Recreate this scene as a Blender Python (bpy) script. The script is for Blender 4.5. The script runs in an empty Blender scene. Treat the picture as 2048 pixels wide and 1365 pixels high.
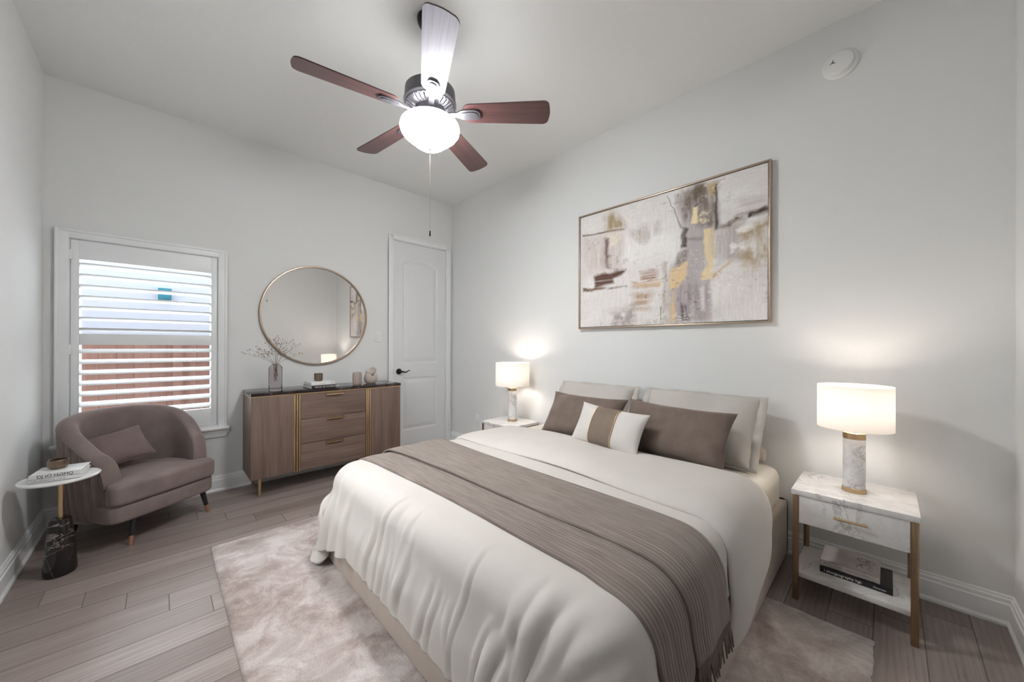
import bpy, bmesh, math, random
import numpy as np
from mathutils import Vector, Matrix
random.seed(7)
rng = np.random.RandomState(11)
PI = math.pi
S = bpy.context.scene
COL = S.collection
R = math.radians

# ------------------------------------------------------------------ camera
H, L, W = 3.05, 4.33, 3.28          # ceiling height, headboard wall length (x), room depth (-y)
YAW, ROLL, FPX = 0.8024, 0.0032, 727.55
cam_data = bpy.data.cameras.new('camera')
cam = bpy.data.objects.new('camera', cam_data); COL.objects.link(cam)
cam_data.sensor_width = 36.0
cam_data.lens = FPX / 2048 * 36
cam_data.shift_y = 8.8 / 2048
cam_data.clip_start = 0.02
cam.matrix_world = (Matrix.Translation((3.9401, -2.7133, 1.2386)) @ Matrix.Rotation(YAW, 4, 'Z')
                    @ Matrix.Rotation(PI / 2, 4, 'X') @ Matrix.Rotation(ROLL, 4, 'Z'))
S.camera = cam

# ------------------------------------------------------------------ world, lights, exposure
S.view_settings.view_transform = 'Standard'
S.view_settings.look = 'None'
S.view_settings.exposure = 0.12
S.view_settings.gamma = 1.0
S.view_settings.use_curve_mapping = False
world = bpy.data.worlds.new('world'); S.world = world
world.use_nodes = True
world.node_tree.nodes['Background'].inputs[0].default_value = (0.86, 0.93, 1.0, 1)
world.node_tree.nodes['Background'].inputs[1].default_value = 2.2

FAN_POWER = 100.0        # radiance of the lit glass bowl
LAMP_POWER = 6.6        # watts of each bedside bulb

def area_light(name, loc, rot, sx, sy, power, color=(1, 1, 1)):
    l = bpy.data.lights.new(name, 'AREA'); l.shape = 'RECTANGLE'; l.size = sx; l.size_y = sy
    l.energy = power; l.color = color
    o = bpy.data.objects.new(name, l); COL.objects.link(o)
    o.location = loc; o.rotation_euler = rot
    return o
# faint fill light added in the unseen hall opening behind the camera
area_light('hall_fill_light', (4.75, -2.38, 1.35), (0, R(90), 0), 2.2, 1.5, 1.2, (1.0, 0.985, 0.97))
# sky light entering at the shuttered window
area_light('window_daylight', (-0.22, -2.766, 1.27), (0, R(-90), 0), 1.35, 0.78, 12, (0.93, 0.97, 1.0))

# fill light added at the left wall to brighten the floor and rug
sl = area_light('side_fill_light', (2.05, -3.22, 1.28), (R(52), 0, R(8)), 1.1, 1.35, 16, (0.97, 0.985, 1.0))
sl.data.spread = R(120)

# ------------------------------------------------------------------ materials
def nt(name):
    m = bpy.data.materials.new(name); m.use_nodes = True
    t = m.node_tree
    return m, t, t.nodes['Principled BSDF']
def N(t, kind, **kw):
    n = t.nodes.new(kind)
    for k, v in kw.items(): setattr(n, k, v)
    return n
def setin(n, **kw):
    for k, v in kw.items():
        n.inputs[k.replace('_', ' ')].default_value = v
def c4(c): return (c[0], c[1], c[2], 1)
def coords(t, scale=(1, 1, 1), rot=(0, 0, 0), src='Object'):
    tc = N(t, 'ShaderNodeTexCoord'); mp = N(t, 'ShaderNodeMapping')
    mp.inputs['Scale'].default_value = scale; mp.inputs['Rotation'].default_value = rot
    t.links.new(tc.outputs[src], mp.inputs['Vector'])
    return mp.outputs['Vector']
def noise(t, vec, scale, detail=4, rough=0.55, dist=0.0):
    n = N(t, 'ShaderNodeTexNoise'); setin(n, Scale=scale, Detail=detail, Roughness=rough, Distortion=dist)
    t.links.new(vec, n.inputs['Vector']); return n.outputs['Fac']
def ramp(t, fac, stops, interp='LINEAR'):
    r = N(t, 'ShaderNodeValToRGB'); r.color_ramp.interpolation = interp
    el = r.color_ramp.elements
    while len(el) < len(stops): el.new(0.5)
    for e, (p, c) in zip(el, stops): e.position = p; e.color = c4(c)
    t.links.new(fac, r.inputs['Fac']); return r.outputs['Color']
def mixc(t, fac, a, b, mode='MIX'):
    m = N(t, 'ShaderNodeMix', data_type='RGBA', blend_type=mode)
    if isinstance(fac, (int, float)): m.inputs[0].default_value = fac
    else: t.links.new(fac, m.inputs[0])
    for i, v in ((6, a), (7, b)):
        if isinstance(v, tuple): m.inputs[i].default_value = c4(v)
        else: t.links.new(v, m.inputs[i])
    return m.outputs[2]
def mth(t, op, a, b=None):
    m = N(t, 'ShaderNodeMath', operation=op)
    for i, v in enumerate((a, b)):
        if v is None: continue
        if isinstance(v, (int, float)): m.inputs[i].default_value = v
        else: t.links.new(v, m.inputs[i])
    return m.outputs[0]
def bump(t, bs, hgt, strength, dist=0.01):
    b = N(t, 'ShaderNodeBump'); setin(b, Strength=strength, Distance=dist)
    t.links.new(hgt, b.inputs['Height']); t.links.new(b.outputs['Normal'], bs.inputs['Normal'])
def plain(name, col, rough=0.5, metal=0.0, spec=0.5, bscale=0, bstr=0.0, vary=0.0, vscale=6, sheen=0.0, coat=0.0):
    m, t, b = nt(name)
    setin(b, Base_Color=c4(col), Roughness=rough, Metallic=metal)
    b.inputs['Specular IOR Level'].default_value = spec
    if sheen: b.inputs['Sheen Weight'].default_value = sheen; b.inputs['Sheen Roughness'].default_value = 0.45; b.inputs['Sheen Tint'].default_value = c4([min(1, x * 1.6 + .25) for x in col])
    if coat: b.inputs['Coat Weight'].default_value = coat
    if vary:
        f = noise(t, coords(t), vscale, 5)
        c = ramp(t, f, [(0.3, [x * (1 - vary) for x in col]), (0.7, [min(1, x * (1 + vary)) for x in col])])
        t.links.new(c, b.inputs['Base Color'])
    if bscale:
        bump(t, b, noise(t, coords(t), bscale, 3), bstr)
    return m
def wood(name, a, bcol, axis, rough=0.45, scale=1.0, spec=0.35):
    m, t, b = nt(name)
    sc = [22, 22, 22]; sc[axis] = 1.1
    v = coords(t, [x * scale for x in sc])
    f1 = noise(t, v, 1.0, 6, 0.6, 0.6)
    sc2 = [150, 150, 150]; sc2[axis] = 3
    f2 = noise(t, coords(t, [x * scale for x in sc2]), 1.0, 2)
    c = ramp(t, f1, [(0.28, a), (0.5, [(x + y) / 2 for x, y in zip(a, bcol)]), (0.72, bcol)])
    c = mixc(t, 0.35, c, ramp(t, f2, [(0.3, [x * 0.55 for x in a]), (0.7, bcol)]))
    t.links.new(c, b.inputs['Base Color'])
    setin(b, Roughness=rough); b.inputs['Specular IOR Level'].default_value = spec
    bump(t, b, f2, 0.08, 0.004)
    return m
def marble(name, base, vein, scale, width, rough=0.18, dist=1.3, rot=(0.3, 0.5, 0.6), amount=1.0, cloud=None):
    m, t, b = nt(name)
    v = coords(t, (1, 1, 1), rot)
    f = noise(t, v, scale, 7, 0.6, dist)
    e = mth(t, 'ABSOLUTE', mth(t, 'SUBTRACT', f, 0.5))
    mask = ramp(t, e, [(0.0, (1, 1, 1)), (width, (0, 0, 0))])
    f2 = noise(t, v, scale * 0.8, 3, 0.5)
    gate = ramp(t, f2, [(0.45, (0, 0, 0)), (0.68, (amount,) * 3)])
    mask = mixc(t, 1.0, mask, gate, 'MULTIPLY')
    f3 = noise(t, v, scale * 1.7, 5, 0.6, 0.6)
    cl = ramp(t, f3, [(0.35, cloud or [x * 0.86 for x in base]), (0.6, base)])
    t.links.new(mixc(t, mask, cl, tuple(vein)), b.inputs['Base Color'])
    setin(b, Roughness=rough)
    return m
def fabric(name, col, weave=420, wstr=0.25, sheen=0.25, rough=0.9, vary=0.06, vscale=9, wrinkle=0.0):
    m, t, b = nt(name)
    v = coords(t)
    f = noise(t, v, vscale, 4)
    c = ramp(t, f, [(0.3, [x * (1 - vary) for x in col]), (0.7, [min(1, x * (1 + vary)) for x in col])])
    t.links.new(c, b.inputs['Base Color'])
    setin(b, Roughness=rough)
    b.inputs['Specular IOR Level'].default_value = 0.2
    b.inputs['Sheen Weight'].default_value = sheen; b.inputs['Sheen Roughness'].default_value = 0.4
    b.inputs['Sheen Tint'].default_value = c4([min(1, x * 1.3 + .2) for x in col])
    hgt = noise(t, v, weave, 2)
    if wrinkle:
        w = noise(t, coords(t, (1, 1, 0.6)), 7, 3, 0.5, 1.2)
        hgt = mth(t, 'ADD', mth(t, 'MULTIPLY', hgt, 0.02 * wstr * 4), mth(t, 'MULTIPLY', w, wrinkle))
        bump(t, b, hgt, 0.6, 0.02)
    else:
        bump(t, b, hgt, wstr, 0.002)
    return m

def m_wall(name, col, bstr, bsc):
    m, t, b = nt(name)
    setin(b, Base_Color=c4(col), Roughness=0.75); b.inputs['Specular IOR Level'].default_value = 0.25
    v = coords(t)
    bump(t, b, mth(t, 'ADD', noise(t, v, bsc, 5), mth(t, 'MULTIPLY', noise(t, v, bsc * 0.12, 3), 0.4)), bstr, 0.004)
    return m
M = {}
M['wall'] = m_wall('wall_paint', (0.775, 0.782, 0.776), 0.12, 90)
M['ceiling'] = m_wall('ceiling_paint', (0.84, 0.845, 0.835), 0.35, 26)
M['trim'] = plain('white_trim_paint', (0.86, 0.875, 0.88), 0.38, bscale=30, bstr=0.02)
M['door'] = plain('white_door_paint', (0.77, 0.78, 0.79), 0.42, bscale=40, bstr=0.03)
M['plastic'] = plain('white_plastic', (0.82, 0.82, 0.80), 0.35, vary=0.01)
M['black'] = plain('black_bronze', (0.012, 0.011, 0.012), 0.35, metal=0.6, bscale=80, bstr=0.03)
M['pewter'] = plain('pewter_metal', (0.16, 0.155, 0.17), 0.38, metal=0.75, bscale=60, bstr=0.04)
M['gold'] = plain('brushed_gold', (0.62, 0.44, 0.26), 0.3, metal=0.9, bscale=140, bstr=0.05, vary=0.06)
M['aged_gold'] = plain('aged_gold', (0.36, 0.245, 0.15), 0.26, metal=0.9, bscale=140, bstr=0.05, vary=0.06)
M['champagne'] = plain('champagne_metal', (0.50, 0.40, 0.31), 0.34, metal=0.85, bscale=140, bstr=0.05)
M['bronze'] = plain('bronze_metal', (0.22, 0.165, 0.12), 0.33, metal=0.85, vary=0.1, vscale=14)
M['walnut_v'] = wood('walnut_upright_grain', (0.135, 0.088, 0.068), (0.26, 0.185, 0.148), 2)
M['walnut_h'] = wood('walnut_level_grain', (0.135, 0.088, 0.068), (0.26, 0.185, 0.148), 1)
M['oak_side'] = wood('tan_wood', (0.30, 0.21, 0.13), (0.44, 0.32, 0.21), 1)
M['blade_glare'] = wood('glare_painted_wood', (0.40, 0.39, 0.45), (0.50, 0.49, 0.555), 0, rough=0.35, spec=0.5)  # washed-out glare on the near blade, painted as a pale wood colour
M['cherry'] = wood('dark_cherry_wood', (0.055, 0.023, 0.023), (0.125, 0.060, 0.056), 0, rough=0.3, spec=0.5)
M['dark_top'] = marble('dark_polished_stone', (0.022, 0.015, 0.015), (0.10, 0.085, 0.08), 5, 0.03, 0.09)
M['marble'] = marble('white_marble', (0.80, 0.785, 0.77), (0.34, 0.32, 0.32), 5.5, 0.03, 0.2, 1.5, amount=0.85, cloud=(0.68, 0.665, 0.66))
M['marble_col'] = marble('white_marble_column', (0.80, 0.79, 0.785), (0.13, 0.12, 0.13), 7, 0.03, 0.16, 2.0, (0.2, 1.1, 0.4), 1.0, cloud=(0.66, 0.65, 0.655))
M['black_marble'] = marble('black_marble', (0.016, 0.011, 0.011), (0.42, 0.36, 0.34), 5, 0.011, 0.1, 1.0, (0.9, 0.4, 0.2), 1.0, cloud=(0.011, 0.008, 0.008))
M['white_top'] = plain('white_lacquer', (0.82, 0.82, 0.81), 0.22, vary=0.02)
M['velvet'] = fabric('mauve_velvet', (0.222, 0.174, 0.162), 500, 0.15, 0.75, 0.8, 0.14, 7)
M['velvet_light'] = fabric('mauve_velvet_piping', (0.36, 0.30, 0.285), 500, 0.1, 0.8, 0.8, 0.05, 9)
M['velvet_cushion'] = fabric('mauve_velvet_cushion', (0.20, 0.15, 0.142), 500, 0.15, 0.75, 0.8, 0.12, 9)
M['brown_velvet'] = fabric('taupe_velvet', (0.172, 0.132, 0.110), 450, 0.2, 0.7, 0.85, 0.14, 10)
M['taupe_band'] = fabric('taupe_band_cloth', (0.21, 0.165, 0.13), 450, 0.2, 0.4, 0.85, 0.1, 10)
M['linen'] = fabric('stone_linen', (0.53, 0.50, 0.465), 380, 0.25, 0.2, 0.9, 0.04, 6)
M['duvet'] = fabric('ivory_cotton', (0.61, 0.575, 0.54), 420, 0.18, 0.15, 0.9, 0.025, 5)
M['sheet'] = fabric('cream_sheet', (0.68, 0.64, 0.57), 420, 0.12, 0.1, 0.9, 0.02, 5)
M['upholstery'] = fabric('beige_upholstery', (0.52, 0.45, 0.395), 600, 0.4, 0.15, 0.9, 0.05, 12)
M['lumbar'] = fabric('ivory_pillow_cloth', (0.62, 0.595, 0.56), 420, 0.2, 0.15, 0.9, 0.03, 8)
M['dry'] = plain('dry_stem', (0.22, 0.15, 0.09), 0.8, vary=0.2, vscale=30)
M['bud'] = plain('dry_bud', (0.26, 0.18, 0.115), 0.85, vary=0.25, vscale=40)
M['paper'] = plain('page_paper', (0.72, 0.71, 0.68), 0.8, bscale=300, bstr=0.1)
M['cover_white'] = plain('white_book_cover', (0.80, 0.80, 0.795), 0.4, vary=0.015)
M['cover_grey'] = plain('warm_grey_book_cover', (0.50, 0.455, 0.43), 0.45, vary=0.16, vscale=11)
M['cover_black'] = plain('black_book_cover', (0.018, 0.016, 0.017), 0.4, vary=0.1)
M['ink_black'] = plain('black_ink', (0.012, 0.012, 0.013), 0.6, vary=0.1)
M['ink_white'] = plain('white_ink', (0.8, 0.8, 0.79), 0.6, vary=0.02)
M['ink_grey'] = plain('grey_ink', (0.16, 0.15, 0.15), 0.6, vary=0.1)
M['ceramic'] = plain('beige_ceramic', (0.50, 0.42, 0.375), 0.65, vary=0.06, vscale=20, bscale=120, bstr=0.06)
M['ribbed_ceramic'] = plain('taupe_ribbed_glaze', (0.36, 0.30, 0.265), 0.32, vary=0.12, vscale=18)
M['siding'] = plain('pale_siding', (0.66, 0.67, 0.75), 0.7, vary=0.02)
M['teal'] = plain('teal_paint', (0.03, 0.24, 0.32), 0.5, vary=0.1)
M['ground'] = plain('outdoor_soil', (0.34, 0.31, 0.26), 0.95, vary=0.2, bscale=20, bstr=0.4)
M['charcoal'] = plain('charcoal_leg', (0.018, 0.017, 0.019), 0.4, vary=0.1)
M['copper'] = plain('copper_tip', (0.55, 0.30, 0.20), 0.35, metal=0.85, vary=0.05)

def m_mirror():
    m, t, b = nt('mirror_glass'); setin(b, Base_Color=(0.88, 0.86, 0.84, 1), Metallic=1.0, Roughness=0.015); return m
M['mirror'] = m_mirror()
def m_glass(name, tint, gloss):
    m = bpy.data.materials.new(name); m.use_nodes = True; t = m.node_tree
    t.nodes.remove(t.nodes['Principled BSDF']); out = t.nodes['Material Output']
    tr = N(t, 'ShaderNodeBsdfTransparent'); tr.inputs[0].default_value = c4(tint)
    gl = N(t, 'ShaderNodeBsdfGlossy'); gl.inputs['Roughness'].default_value = 0.03
    fr = N(t, 'ShaderNodeLayerWeight'); fr.inputs['Blend'].default_value = gloss
    mx = N(t, 'ShaderNodeMixShader')
    t.links.new(fr.outputs['Fresnel'], mx.inputs[0]); t.links.new(tr.outputs[0], mx.inputs[1]); t.links.new(gl.outputs[0], mx.inputs[2])
    t.links.new(mx.outputs[0], out.inputs['Surface'])
    return m
M['pane'] = m_glass('added_window_pane', (0.97, 0.985, 0.985), 0.2)
M['smoke_glass'] = m_glass('smoky_glass', (0.90, 0.88, 0.885), 0.08)
def m_emit(name, col, strength):
    m, t, b = nt(name); setin(b, Base_Color=c4((0.9, 0.9, 0.9)))
    b.inputs['Emission Color'].default_value = c4(col); b.inputs['Emission Strength'].default_value = strength
    return m
M['bowl'] = m_emit('lit_frosted_glass', (0.99, 0.99, 1.0), FAN_POWER)
def bowl_gradient():      # the bulbs hang low in the bowl, so its rim glows less than its belly
    t = M['bowl'].node_tree; b = t.nodes['Principled BSDF']
    tc = N(t, 'ShaderNodeTexCoord'); sp = N(t, 'ShaderNodeSeparateXYZ'); t.links.new(tc.outputs['Object'], sp.inputs[0])
    mr_ = N(t, 'ShaderNodeMapRange'); mr_.interpolation_type = 'SMOOTHSTEP'
    for k, v in (('From Min', -0.655), ('From Max', -0.575), ('To Min', FAN_POWER), ('To Max', FAN_POWER * 0.30)): mr_.inputs[k].default_value = v
    t.links.new(sp.outputs[2], mr_.inputs['Value']); t.links.new(mr_.outputs['Result'], b.inputs['Emission Strength'])
bowl_gradient()
M['bulb'] = m_emit('lit_bulb', (1.0, 0.86, 0.68), 12.0)
def m_shade():
    m = bpy.data.materials.new('lamp_shade_linen'); m.use_nodes = True; t = m.node_tree
    t.nodes.remove(t.nodes['Principled BSDF']); out = t.nodes['Material Output']
    d = N(t, 'ShaderNodeBsdfDiffuse'); d.inputs[0].default_value = (0.84, 0.82, 0.80, 1)
    tr = N(t, 'ShaderNodeBsdfTranslucent'); tr.inputs[0].default_value = (0.80, 0.785, 0.765, 1)
    mx = N(t, 'ShaderNodeMixShader'); mx.inputs[0].default_value = 0.44
    f = noise(t, coords(t, (1, 1, 1)), 300, 2)
    b = N(t, 'ShaderNodeBump'); setin(b, Strength=0.1, Distance=0.001); t.links.new(f, b.inputs['Height'])
    t.links.new(b.outputs[0], d.inputs['Normal'])
    t.links.new(d.outputs[0], mx.inputs[1]); t.links.new(tr.outputs[0], mx.inputs[2]); t.links.new(mx.outputs[0], out.inputs['Surface'])
    return m
M['shade'] = m_shade()

def m_floor():
    m, t, b = nt('grey_brown_wood_planks')
    tc = N(t, 'ShaderNodeTexCoord'); sp = N(t, 'ShaderNodeSeparateXYZ'); t.links.new(tc.outputs['Object'], sp.inputs[0])
    x, y = sp.outputs[0], sp.outputs[1]
    rx = mth(t, 'DIVIDE', mth(t, 'SUBTRACT', x, 1.465), 0.152)
    row = mth(t, 'FLOOR', rx); fx = mth(t, 'FRACT', rx)
    ly = mth(t, 'DIVIDE', mth(t, 'SUBTRACT', mth(t, 'ADD', y, 2.68), mth(t, 'MULTIPLY', row, 0.1485)), 1.2)
    pid = mth(t, 'FLOOR', ly); fy = mth(t, 'FRACT', ly)
    cb = N(t, 'ShaderNodeCombineXYZ'); t.links.new(row, cb.inputs[0]); t.links.new(pid, cb.inputs[1])
    wn = N(t, 'ShaderNodeTexWhiteNoise', noise_dimensions='2D'); t.links.new(cb.outputs[0], wn.inputs['Vector'])
    rnd = wn.outputs['Value']
    gx = mth(t, 'ADD', mth(t, 'MULTIPLY', x, 26.0), mth(t, 'MULTIPLY', rnd, 40.0))
    gy = mth(t, 'ADD', mth(t, 'MULTIPLY', y, 1.9), mth(t, 'MULTIPLY', rnd, 17.0))
    gv = N(t, 'ShaderNodeCombineXYZ'); t.links.new(gx, gv.inputs[0]); t.links.new(gy, gv.inputs[1])
    g1 = noise(t, gv.outputs[0], 0.55, 5, 0.55, 1.1)
    wv = N(t, 'ShaderNodeTexWave', wave_type='BANDS', bands_direction='X'); setin(wv, Scale=0.55, Distortion=9.0, Detail=2.0, Detail_Scale=0.8)
    t.links.new(gv.outputs[0], wv.inputs['Vector'])
    fine = N(t, 'ShaderNodeVectorMath', operation='MULTIPLY'); fine.inputs[1].default_value = (7, 2.5, 1); t.links.new(gv.outputs[0], fine.inputs[0])
    g2 = noise(t, fine.outputs[0], 1.0, 3)
    c = ramp(t, g1, [(0.25, (0.200, 0.156, 0.138)), (0.5, (0.280, 0.230, 0.209)), (0.75, (0.355, 0.306, 0.280))])
    c = mixc(t, 0.22, c, ramp(t, wv.outputs['Fac'], [(0.2, (0.160, 0.122, 0.107)), (0.7, (0.355, 0.306, 0.280))]))
    c = mixc(t, 0.3, c, ramp(t, g2, [(0.3, (0.169, 0.128, 0.114)), (0.7, (0.355, 0.306, 0.280))]))
    tone = ramp(t, rnd, [(0.0, (0.76, 0.72, 0.70)), (1.0, (1.18, 1.18, 1.19))])
    c = mixc(t, 1.0, c, tone, 'MULTIPLY')
    ex = mth(t, 'MULTIPLY', mth(t, 'MINIMUM', fx, mth(t, 'SUBTRACT', 1.0, fx)), 0.9)
    ey = mth(t, 'MULTIPLY', mth(t, 'MINIMUM', fy, mth(t, 'SUBTRACT', 1.0, fy)), 1.2 / 0.152)
    e = mth(t, 'MINIMUM', ex, ey)
    gm = ramp(t, e, [(0.009, (1, 1, 1)), (0.017, (0, 0, 0))])
    c = mixc(t, gm, c, (0.155, 0.132, 0.12))
    t.links.new(c, b.inputs['Base Color'])
    rr = ramp(t, g2, [(0.3, (0.27,) * 3), (0.7, (0.38,) * 3)])
    rr = mixc(t, gm, rr, (0.9, 0.9, 0.9)); t.links.new(rr, b.inputs['Roughness'])
    b.inputs['Specular IOR Level'].default_value = 0.6
    hgt = mth(t, 'SUBTRACT', mth(t, 'MULTIPLY', g2, 0.25), gm)
    bump(t, b, hgt, 0.12, 0.002)
    return m
M['floor'] = m_floor()

def m_rug():
    m, t, b = nt('distressed_mauve_rug')
    v = coords(t, (1.25, 0.9, 1), (0, 0, 0.25))
    f1 = noise(t, v, 2.6, 6, 0.62, 0.8)
    f2 = noise(t, coords(t, (1, 1, 1), (0, 0, 0.5)), 6.5, 7, 0.7, 0.6)
    f3 = noise(t, coords(t, (90, 260, 60), (0, 0, 0.2)), 1.0, 2)
    c = ramp(t, f1, [(0.36, (0.258, 0.190, 0.170)), (0.48, (0.443, 0.361, 0.335)), (0.60, (0.701, 0.644, 0.618))])
    c2 = ramp(t, f2, [(0.38, (0.206, 0.144, 0.119)), (0.5, (0.443, 0.361, 0.329)), (0.60, (0.721, 0.670, 0.644))])
    c = mixc(t, 0.5, c, c2)
    c = mixc(t, 0.18, c, ramp(t, f3, [(0.3, (0.2, 0.16, 0.14)), (0.7, (0.62, 0.58, 0.55))]))
    t.links.new(c, b.inputs['Base Color']); setin(b, Roughness=0.95)
    b.inputs['Specular IOR Level'].default_value = 0.1
    b.inputs['Sheen Weight'].default_value = 0.3
    bump(t, b, mth(t, 'ADD', f3, noise(t, coords(t), 140, 3)), 0.5, 0.006)
    return m
M['rug'] = m_rug()

def m_throw():
    m, t, b = nt('ribbed_taupe_knit')
    uv = N(t, 'ShaderNodeUVMap', uv_map='cloth')
    sp = N(t, 'ShaderNodeSeparateXYZ'); t.links.new(uv.outputs[0], sp.inputs[0])
    yy = sp.outputs[1]
    ph = mth(t, 'MULTIPLY', yy, 2 * PI / 0.0135)
    rib = mth(t, 'ADD', mth(t, 'MULTIPLY', mth(t, 'SINE', ph), 0.5), 0.5)
    vec = N(t, 'ShaderNodeVectorMath', operation='MULTIPLY'); vec.inputs[1].default_value = (6, 70, 1); t.links.new(uv.outputs[0], vec.inputs[0])
    f = noise(t, vec.outputs[0], 1.0, 4, 0.6)
    c = ramp(t, f, [(0.3, (0.215, 0.172, 0.148)), (0.7, (0.36, 0.305, 0.27))])
    c = mixc(t, mth(t, 'MULTIPLY', mth(t, 'SUBTRACT', 1.0, rib), 0.45), c, (0.135, 0.105, 0.09))
    t.links.new(c, b.inputs['Base Color']); setin(b, Roughness=0.95)
    b.inputs['Specular IOR Level'].default_value = 0.1; b.inputs['Sheen Weight'].default_value = 0.2
    v2 = N(t, 'ShaderNodeVectorMath', operation='MULTIPLY'); v2.inputs[1].default_value = (300, 420, 1); t.links.new(uv.outputs[0], v2.inputs[0])
    bump(t, b, mth(t, 'ADD', rib, mth(t, 'MULTIPLY', noise(t, v2.outputs[0], 1, 2), 0.5)), 0.6, 0.004)
    return m
M['throw'] = m_throw()
M['fringe'] = plain('taupe_yarn', (0.185, 0.145, 0.125), 0.95, vary=0.15, vscale=60, bscale=300, bstr=0.3)

def m_fence():
    m, t, b = nt('red_brown_fence_boards')
    tc = N(t, 'ShaderNodeTexCoord'); sp = N(t, 'ShaderNodeSeparateXYZ'); t.links.new(tc.outputs['Object'], sp.inputs[0])
    r = mth(t, 'DIVIDE', sp.outputs[1], 0.14); fr = mth(t, 'FRACT', r)
    wn = N(t, 'ShaderNodeTexWhiteNoise', noise_dimensions='1D'); t.links.new(mth(t, 'FLOOR', r), wn.inputs['W'])
    c = ramp(t, wn.outputs['Value'], [(0, (0.30, 0.15, 0.115)), (1, (0.40, 0.215, 0.17))])
    g = noise(t, coords(t, (30, 30, 2)), 1.0, 4)
    c = mixc(t, 0.4, c, ramp(t, g, [(0.3, (0.24, 0.12, 0.09)), (0.7, (0.44, 0.25, 0.2))]))
    gap = ramp(t, fr, [(0.0, (1, 1, 1)), (0.05, (0, 0, 0))])
    c = mixc(t, gap, c, (0.08, 0.045, 0.035))
    t.links.new(c, b.inputs['Base Color']); setin(b, Roughness=0.85)
    return m
M['fence'] = m_fence()

# ------------------------------------------------------------------ geometry helpers
def add_box(bm, x0, x1, y0, y1, z0, z1, bev=0.0, seg=2):
    vs = [bm.verts.new((x, y, z)) for x in (x0, x1) for y in (y0, y1) for z in (z0, z1)]
    f = [(0, 1, 3, 2), (4, 6, 7, 5), (0, 4, 5, 1), (2, 3, 7, 6), (0, 2, 6, 4), (1, 5, 7, 3)]
    fs = [bm.faces.new([vs[i] for i in q]) for q in f]
    if bev > 0:
        es = list({e for q in fs for e in q.edges})
        bmesh.ops.bevel(bm, geom=es, offset=bev, segments=seg, affect='EDGES', profile=0.5)
    return vs
def box(x0, x1, y0, y1, z0, z1, bev=0.0, seg=2):
    bm = bmesh.new(); add_box(bm, x0, x1, y0, y1, z0, z1, bev, seg); return bm
def add_lathe(bm, prof, c=(0, 0, 0), seg=48, axis='z', close=False):
    rings = []
    for r, z in prof:
        ring = []
        if r < 1e-6:
            p = (0, 0, z); ring = [bm.verts.new(ax(p, c, axis))]
        else:
            for i in range(seg):
                a = 2 * PI * i / seg
                ring.append(bm.verts.new(ax((r * math.cos(a), r * math.sin(a), z), c, axis)))
        rings.append(ring)
    pairs = list(zip(rings[:-1], rings[1:]))
    if close: pairs.append((rings[-1], rings[0]))
    for a, b in pairs:
        if len(a) == 1 and len(b) == 1: continue
        for i in range(seg):
            j = (i + 1) % seg
            if len(a) == 1: bm.faces.new((a[0], b[i], b[j]))
            elif len(b) == 1: bm.faces.new((a[i], a[j], b[0]))
            else: bm.faces.new((a[i], a[j], b[j], b[i]))
def ax(p, c, axis):
    x, y, z = p
    if axis == 'x': x, y, z = z, x, y
    elif axis == 'y': x, y, z = y, z, x
    return (x + c[0], y + c[1], z + c[2])
def lathe(prof, c=(0, 0, 0), seg=48, axis='z', close=False):
    bm = bmesh.new(); add_lathe(bm, prof, c, seg, axis, close); return bm
def add_tube(bm, pts, rads, seg=8, cap=True):
    pts = [Vector(p) for p in pts]
    if not hasattr(rads, '__len__'): rads = [rads] * len(pts)
    rings = []; up = None
    for i, p in enumerate(pts):
        d = (pts[min(i + 1, len(pts) - 1)] - pts[max(i - 1, 0)]).normalized()
        if up is None: up = Vector((0, 0, 1)) if abs(d.z) < 0.9 else Vector((1, 0, 0))
        a = d.cross(up).normalized(); b = a.cross(d).normalized(); up = b
        rings.append([bm.verts.new(p + (a * math.cos(2 * PI * k / seg) + b * math.sin(2 * PI * k / seg)) * rads[i]) for k in range(seg)])
    for r0, r1 in zip(rings[:-1], rings[1:]):
        for k in range(seg): bm.faces.new((r0[k], r0[(k + 1) % seg], r1[(k + 1) % seg], r1[k]))
    if cap: bm.faces.new(rings[0][::-1]); bm.faces.new(rings[-1])
def tube(pts, rads, seg=8):
    bm = bmesh.new(); add_tube(bm, pts, rads, seg); return bm
def add_prism(bm, outline, z0, z1):      # outline in xy
    a = [bm.verts.new((x, y, z0)) for x, y in outline]; b = [bm.verts.new((x, y, z1)) for x, y in outline]
    n = len(a)
    bm.faces.new(a[::-1]); bm.faces.new(b)
    for i in range(n): bm.faces.new((a[i], a[(i + 1) % n], b[(i + 1) % n], b[i]))
def obj(name, bm, mat, parent=None, angle=35, smooth=True):
    bmesh.ops.recalc_face_normals(bm, faces=bm.faces)
    me = bpy.data.meshes.new(name); bm.to_mesh(me); bm.free()
    return link(name, me, mat, parent, angle, smooth)
def link(name, me, mat, parent=None, angle=35, smooth=True):
    for m in (mat if isinstance(mat, (list, tuple)) else [mat]): me.materials.append(m)
    if smooth:
        me.polygons.foreach_set('use_smooth', [True] * len(me.polygons))
        if angle < 180: me.set_sharp_from_angle(angle=R(angle))
    o = bpy.data.objects.new(name, me); COL.objects.link(o)
    if parent: o.parent = parent
    return o
def grid_mesh(name, P, closed_u=False):
    nu, nv = P.shape[:2]
    me = bpy.data.meshes.new(name)
    idx = np.arange(nu * nv).reshape(nu, nv)
    if closed_u: idx = np.vstack([idx, idx[:1]])
    q = np.stack([idx[:-1, :-1], idx[1:, :-1], idx[1:, 1:], idx[:-1, 1:]], -1).reshape(-1, 4)
    me.from_pydata(P.reshape(-1, 3).tolist(), [], q.tolist())
    return me
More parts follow.
